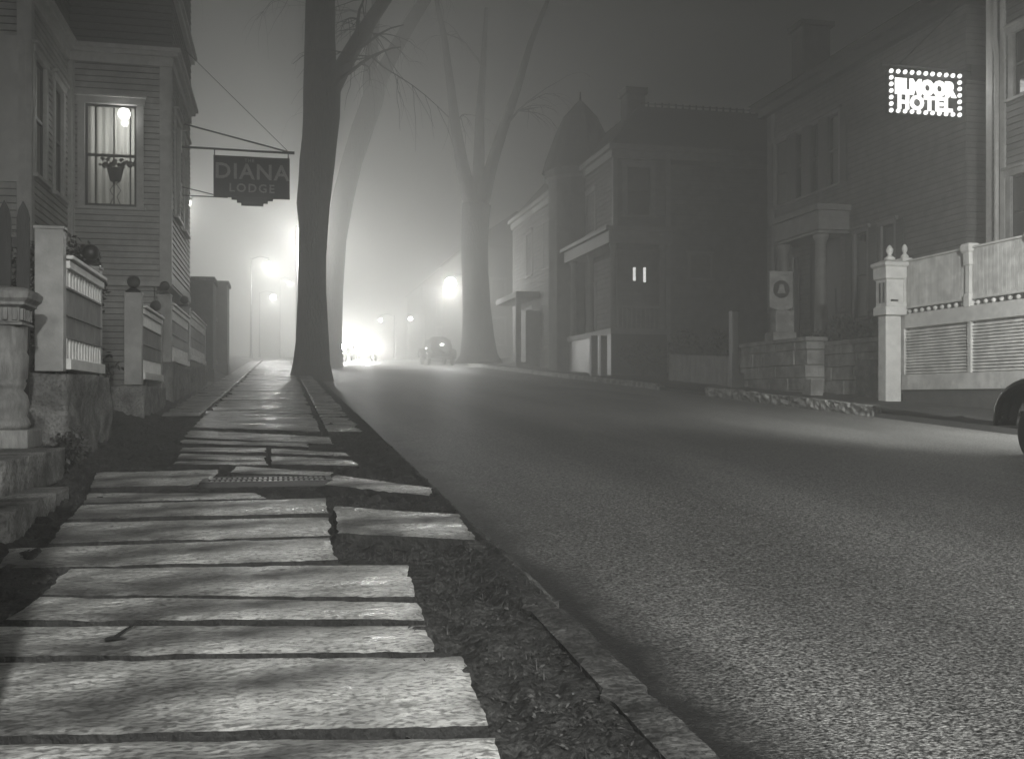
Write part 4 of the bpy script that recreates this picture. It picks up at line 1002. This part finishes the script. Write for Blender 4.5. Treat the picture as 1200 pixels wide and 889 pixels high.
# porch
p0,pz = plane_s(716,285,36.6); p1,_ = plane_s(783,285,36.6)
m = MB(); m.box(p0-.15,p1+.1,36.4,38.2,pz,pz+.45); m.box(p0-.3,p1+.2,36.25,38.2,pz+.451,pz+.6); m.box(p0-.15,12.68,38.2,44,pz,pz+.45); m.box(p0-.3,12.68,38.2,44.2,pz+.451,pz+.6)
part(m,'porch_roof',M['trim_far'],MN)
pf = EYE+(465-383)/1200*37.5
m = MB(); m.box(p0-.05,p1,36.5,38.2,pf-.2,pf); m.box(p0-.05,12.68,38.2,44,pf-.2,pf); part(m,'porch_floor',M['trim_far'],MN)
m = MB(); m.box(p0,p1-.05,36.6,36.7,1.7,pf-.2); m.box(p0,p0+.1,36.7,44,1.7,pf-.2); part(m,'porch_base',M['darkpaint'],MN)
for (x,s_) in ((p0+.1,36.65),(p1-.2,36.65),(p0+.1,39.5),(p0+.1,42),(p0+.1,43.9)):
    m = MB(); m.lathe([(.17,pf),(.17,pf+.1),(.13,pf+.15),(.11,pz-.2),(.16,pz-.1),(.16,pz)],(x,s_,0),12); part(m,'porch_column',M['trim_far'],MN,True)
m = MB(); 
for x in range(int((p1-p0)/.18)): m.box(p0+.1+x*.18,p0+.14+x*.18,36.62,36.66,pf,pf+.8)
m.box(p0,p1,36.6,36.7,pf+.8,pf+.88); part(m,'porch_railing',M['trim_far'],MN)
# two narrow lit door panes
m = MB(mF)
for px in (743,755):
    x,zz = plane_s(px,322,38.2); m.box(x-12.7-.055,x-12.7+.045,.03,.06,zz-(.30 if px>750 else .24),zz+.28)
part(m,'door_light',M['window_glow'],MN)
m = MB(); 
for px in (695,706):
    x,_ = plane_s(px,0,36.2); m.box(x-.12,x+.12,36.0,36.25,1.7,EYE+(465-390)/1200*36)
part(m,'gate_pier',M['trim_far'],MN)
# smaller porch at the far end of the mansion, with corner post
xq,zq = plane_s(605,355,50); 
m = MB(); m.box(xq,xq+.25,50,50.25,2.3,EYE+(465-345)/1200*50); m.box(xq,12.7,50,55,EYE+(465-345)/1200*50,EYE+(465-338)/1200*50); m.box(xq,12.7,50,55,2.3,3.0)
xr,_ = plane_s(637,0,50); m.box(xr,xr+.2,50,50.2,3.0,EYE+(465-345)/1200*50); part(m,'side_porch',M['house_far'],MN)
m = MB(); m.box(xq+.5,xr-.1,50.02,50.1,3.0,5.6); part(m,'side_porch_screen',M['house_far'],MN)

# far houses, mostly lost in the fog
def far_house(label,t0,t1,s0,s1,zh):
    z = zg(s0)+.1; B = thing('far_house',label,'house',((t0+t1)/2,(s0+s1)/2,z),'far houses in the fog')
    m = MB(); m.box(t0,t1,s0,s1,z-.5,zh); part(m,'wall',M['brick'],B)
    m = MB(); m.prism([(t0-.3,zh),(t1+.3,zh),((t0+t1)/2,zh+2.6)],s0-.3,s1+.3,1); part(m,'roof',M['roof'],B)
    for a in (.25,.65):
        x = t0+(t1-t0)*a; mt = frame_xf(x,s0,(1,0),(0,-1)); win(B,mt,0,.9,z+1.2,z+3,trim='trim_far'); win(B,mt,0,.9,z+4.2,z+5.8,trim='trim_far')
far_house('dim low house beyond the gate piers on the left',-9.5,-3.0,49,57,5.6)
far_house('faint gabled house farther up the left side',-16,-7.5,66,78,11)
far_house('faint gabled house beyond the mansion on the right',13,20,72,84,12)
far_house('pale gabled house far up the street behind the small stacked lights',13.2,19,98,110,12)

# ------------------------------------------------------------------ cars
def make_car(label, tc, sf, zb):              # front of the car at s = sf, facing +s, centre line tc
    A = thing('parked_car',label,'car',(tc,sf-2.3,zb),'cars of the street')
    def X(p): return (tc+p[0], sf-p[1], zb+p[2])   # local: x lateral, y back from the nose, z up
    secs = [(.15,.20,.45,.80),(.30,.30,.42,1.0),(.7,.36,.40,1.08),(1.3,.44,.38,1.13),(1.55,.60,.36,1.18),(1.75,.68,.36,1.36),(2.05,.71,.36,1.60),(2.6,.73,.36,1.70),(3.3,.72,.36,1.68),(3.8,.68,.38,1.50),(4.2,.60,.42,1.18),(4.45,.48,.46,.90),(4.55,.3,.5,.75)]
    m = MB(X); n = 28; vs=[]
    for y,hw,z0,z1 in secs:
        for k in range(n):
            a = 2*math.pi*k/n; c,s = math.cos(a),math.sin(a); e=.55
            x = hw*math.copysign(abs(c)**e,c); z = (z0+z1)/2+(z1-z0)/2*math.copysign(abs(s)**e,s)
            if z > 1.15: x *= 1-.22*(z-1.15)/.55
            vs.append((x,y,z))
    m.add(vs,[(i*n+k,i*n+(k+1)%n,(i+1)*n+(k+1)%n,(i+1)*n+k) for i in range(len(secs)-1) for k in range(n)]+[tuple(range(n)),tuple(range((len(secs)-1)*n,len(secs)*n))])
    part(m,'body',M['carpaint'],A,True)
    for sx_ in (-1,1):
        for y0,y1,q in ((-.02,1.35,0),(3.05,4.36,1)):
            m = MB(X); pts=[]; N=18; vs=[]
            for i in range(N+1):
                a = math.pi*(1.02-1.04*i/N); cx_=(y0+y1)/2+(-.04 if q==0 else .05); rx=(y1-y0)/2; y = cx_+math.cos(a)*rx; z = .40+ .52*max(0,math.sin(a))**.75 
                if i>N*.6 and q==0: y += .25*((i/N-.6)/.4); z = max(z,.36)
                wv = .17*(.75+.25*math.sin(a))
                nx,nz = math.cos(a), max(.0,math.sin(a)); q2 = math.hypot(nx,nz) or 1; nx/=q2; nz/=q2
                for (dx,r_) in ((-wv,-.05),(-wv,.02),(-wv*.7,.055),(0,.07),(wv*.7,.055),(wv,.02),(wv,-.05),(wv*.93,-.05),(wv*.9,.0),(-wv*.9,.0),(-wv*.93,-.05)):
                    vs.append((sx_*.70+dx*sx_, y+nx*r_, z+nz*r_))
            K=11; m.add(vs,[(i*K+k,i*K+(k+1)%K,(i+1)*K+(k+1)%K,(i+1)*K+k) for i in range(N) for k in range(K)]+[tuple(range(K)),tuple(range(N*K,(N+1)*K))])
            part(m,'fender',M['carpaint'],A,True)
        for y in (.72,3.75):
            m = MB(X); prof=[(.20,-.07),(.30,-.085),(.355,-.06),(.365,0),(.355,.06),(.30,.085),(.20,.07)]
            m.lathe(prof,(sx_*.70,y,.365),30,axis=0); Wh=part(m,'wheel',M['tyre'],A,True)
            m = MB(X); m.lathe([(.02,.10),(.09,.095),(.11,.07),(.13,.05),(.19,.05),(.205,.065),(.215,.05),(.215,-.05),(.05,-.06)] if sx_>0 else [(.02,-.10),(.09,-.095),(.11,-.07),(.13,-.05),(.19,-.05),(.205,-.065),(.215,-.05),(.215,.05),(.05,.06)],(sx_*.70,y,.365),24,axis=0); part(m,'rim',M['chrome'],Wh,True)
        m = MB(X); m.box(sx_*.62-.14,sx_*.62+.18 if sx_>0 else sx_*.62+.14,1.3,3.1,.34,.39); part(m,'running_board',M['tyre'],A)
        m = MB(X); m.lathe([(.02,.42),(.08,.36),(.115,.2),(.12,.06),(.105,.03),(.02,.02)],(sx_*.52,0.0,.88),18,axis=1); part(m,'headlight',M['chrome'],A,True)
        m = MB(X); 
        for y0,y1 in ((1.95,2.6),(2.68,3.3)): m.add([(sx_*.705,y0,1.18),(sx_*.715,y1,1.18),(sx_*.655,y1-.05,1.50),(sx_*.65,y0+.12,1.50)],[(0,1,2,3)])
        part(m,'side_window',M['glass_dark'],A)
    m = MB(X); m.add([(-.5,1.62,1.2),(.5,1.62,1.2),(.46,1.86,1.52),(-.46,1.86,1.52)],[(0,1,2,3)]); part(m,'windscreen',M['glass_dark'],A)
    m = MB(X); m.tube([(-.8,-.12,.48),(-.4,-.2,.48),(.4,-.2,.48),(.8,-.12,.48)],.045,8); m.tube([(-.42,4.56,.5),(.42,4.56,.5)],.04,8); part(m,'bumper',M['chrome'],A,True)
    m = MB(X)
    for z in range(9): m.box(-.17,.17,.10-.0,.16,.5+z*.05,.52+z*.05)
    part(m,'grille',M['chrome'],A)
    return A
sF,_ = ts(1214,8.0)
car = make_car('black old sedan at the right edge, only its rear fender and wheel in view', 8.0+.8, sF, zg(sF))
car.rotation_euler = (math.atan(-GS),0,TH+math.pi); q_ = sF+3.75-2.3-2.9
car.location = W(8.8, sF-1.45, zg(sF-1.45)-.01)
sF2 = 61.0
c2 = copy_tree(car); c2.name='parked_car.001'; c2['label']='dim silhouette of a car parked across the street left of the spreading elm'
c2.location = W(9.1,sF2,zg(sF2)); c2.rotation_euler = (math.atan(GS),0,TH); 
# two oncoming cars with lit headlamps
for i,(tq_,sq) in enumerate([(3.2,66),(5.4,70),(5.0,79)]):
    c = copy_tree(car); c['label'] = ['oncoming car with glaring headlights just right of the big elm trunk','second oncoming car with glaring headlights, farther from the elm trunk','third and farthest oncoming car, its headlights between the other two'][i]
    c.rotation_euler = (0,0,TH+math.pi); c.location = W(tq_,sq,zg(sq)); c.name = 'oncoming_car'
    for ch in [x for x in bpy.data.objects if x.parent == c]:
        if ch.name.startswith('headlight'): pass
    for sx_ in (-1,1):
        m = MB(); m.lathe([(.17,0),(.17,.03),(.02,.05)],(sx_*.52,2.33,.88),16,axis=1)
        ob = bpy.data.objects.new('headlight_lens', mesh_of(m,'headlight_lens',M['headlight_on'],(0,0,0))); C.objects.link(ob); ob.parent = c
    L = bpy.data.lights.new('headlight_beam','POINT'); L.energy = P_HEAD; L.color = TINT; L.shadow_soft_size = .15
    lo = bpy.data.objects.new('headlight_beam',L); C.objects.link(lo); lo.parent = c; lo.location = (0,2.9,.85)

# ------------------------------------------------------------------ the fog
mb = MB(); mb.box(-70,70,-22,150,-4,32)
fog = single(mb,'haze',M['dirt'],(0,0,0),kind='stuff')
fm = bpy.data.materials.new('fog'); fm.use_nodes = True; n = fm.node_tree.nodes; n.clear()
pv = n.new('ShaderNodeVolumePrincipled'); pv.inputs['Color'].default_value = g(.96); pv.inputs['Density'].default_value = FOG; pv.inputs['Anisotropy'].default_value = FOG_G
o = n.new('ShaderNodeOutputMaterial'); fm.node_tree.links.new(pv.outputs[0], o.inputs['Volume'])
fog.data.materials[0] = fm
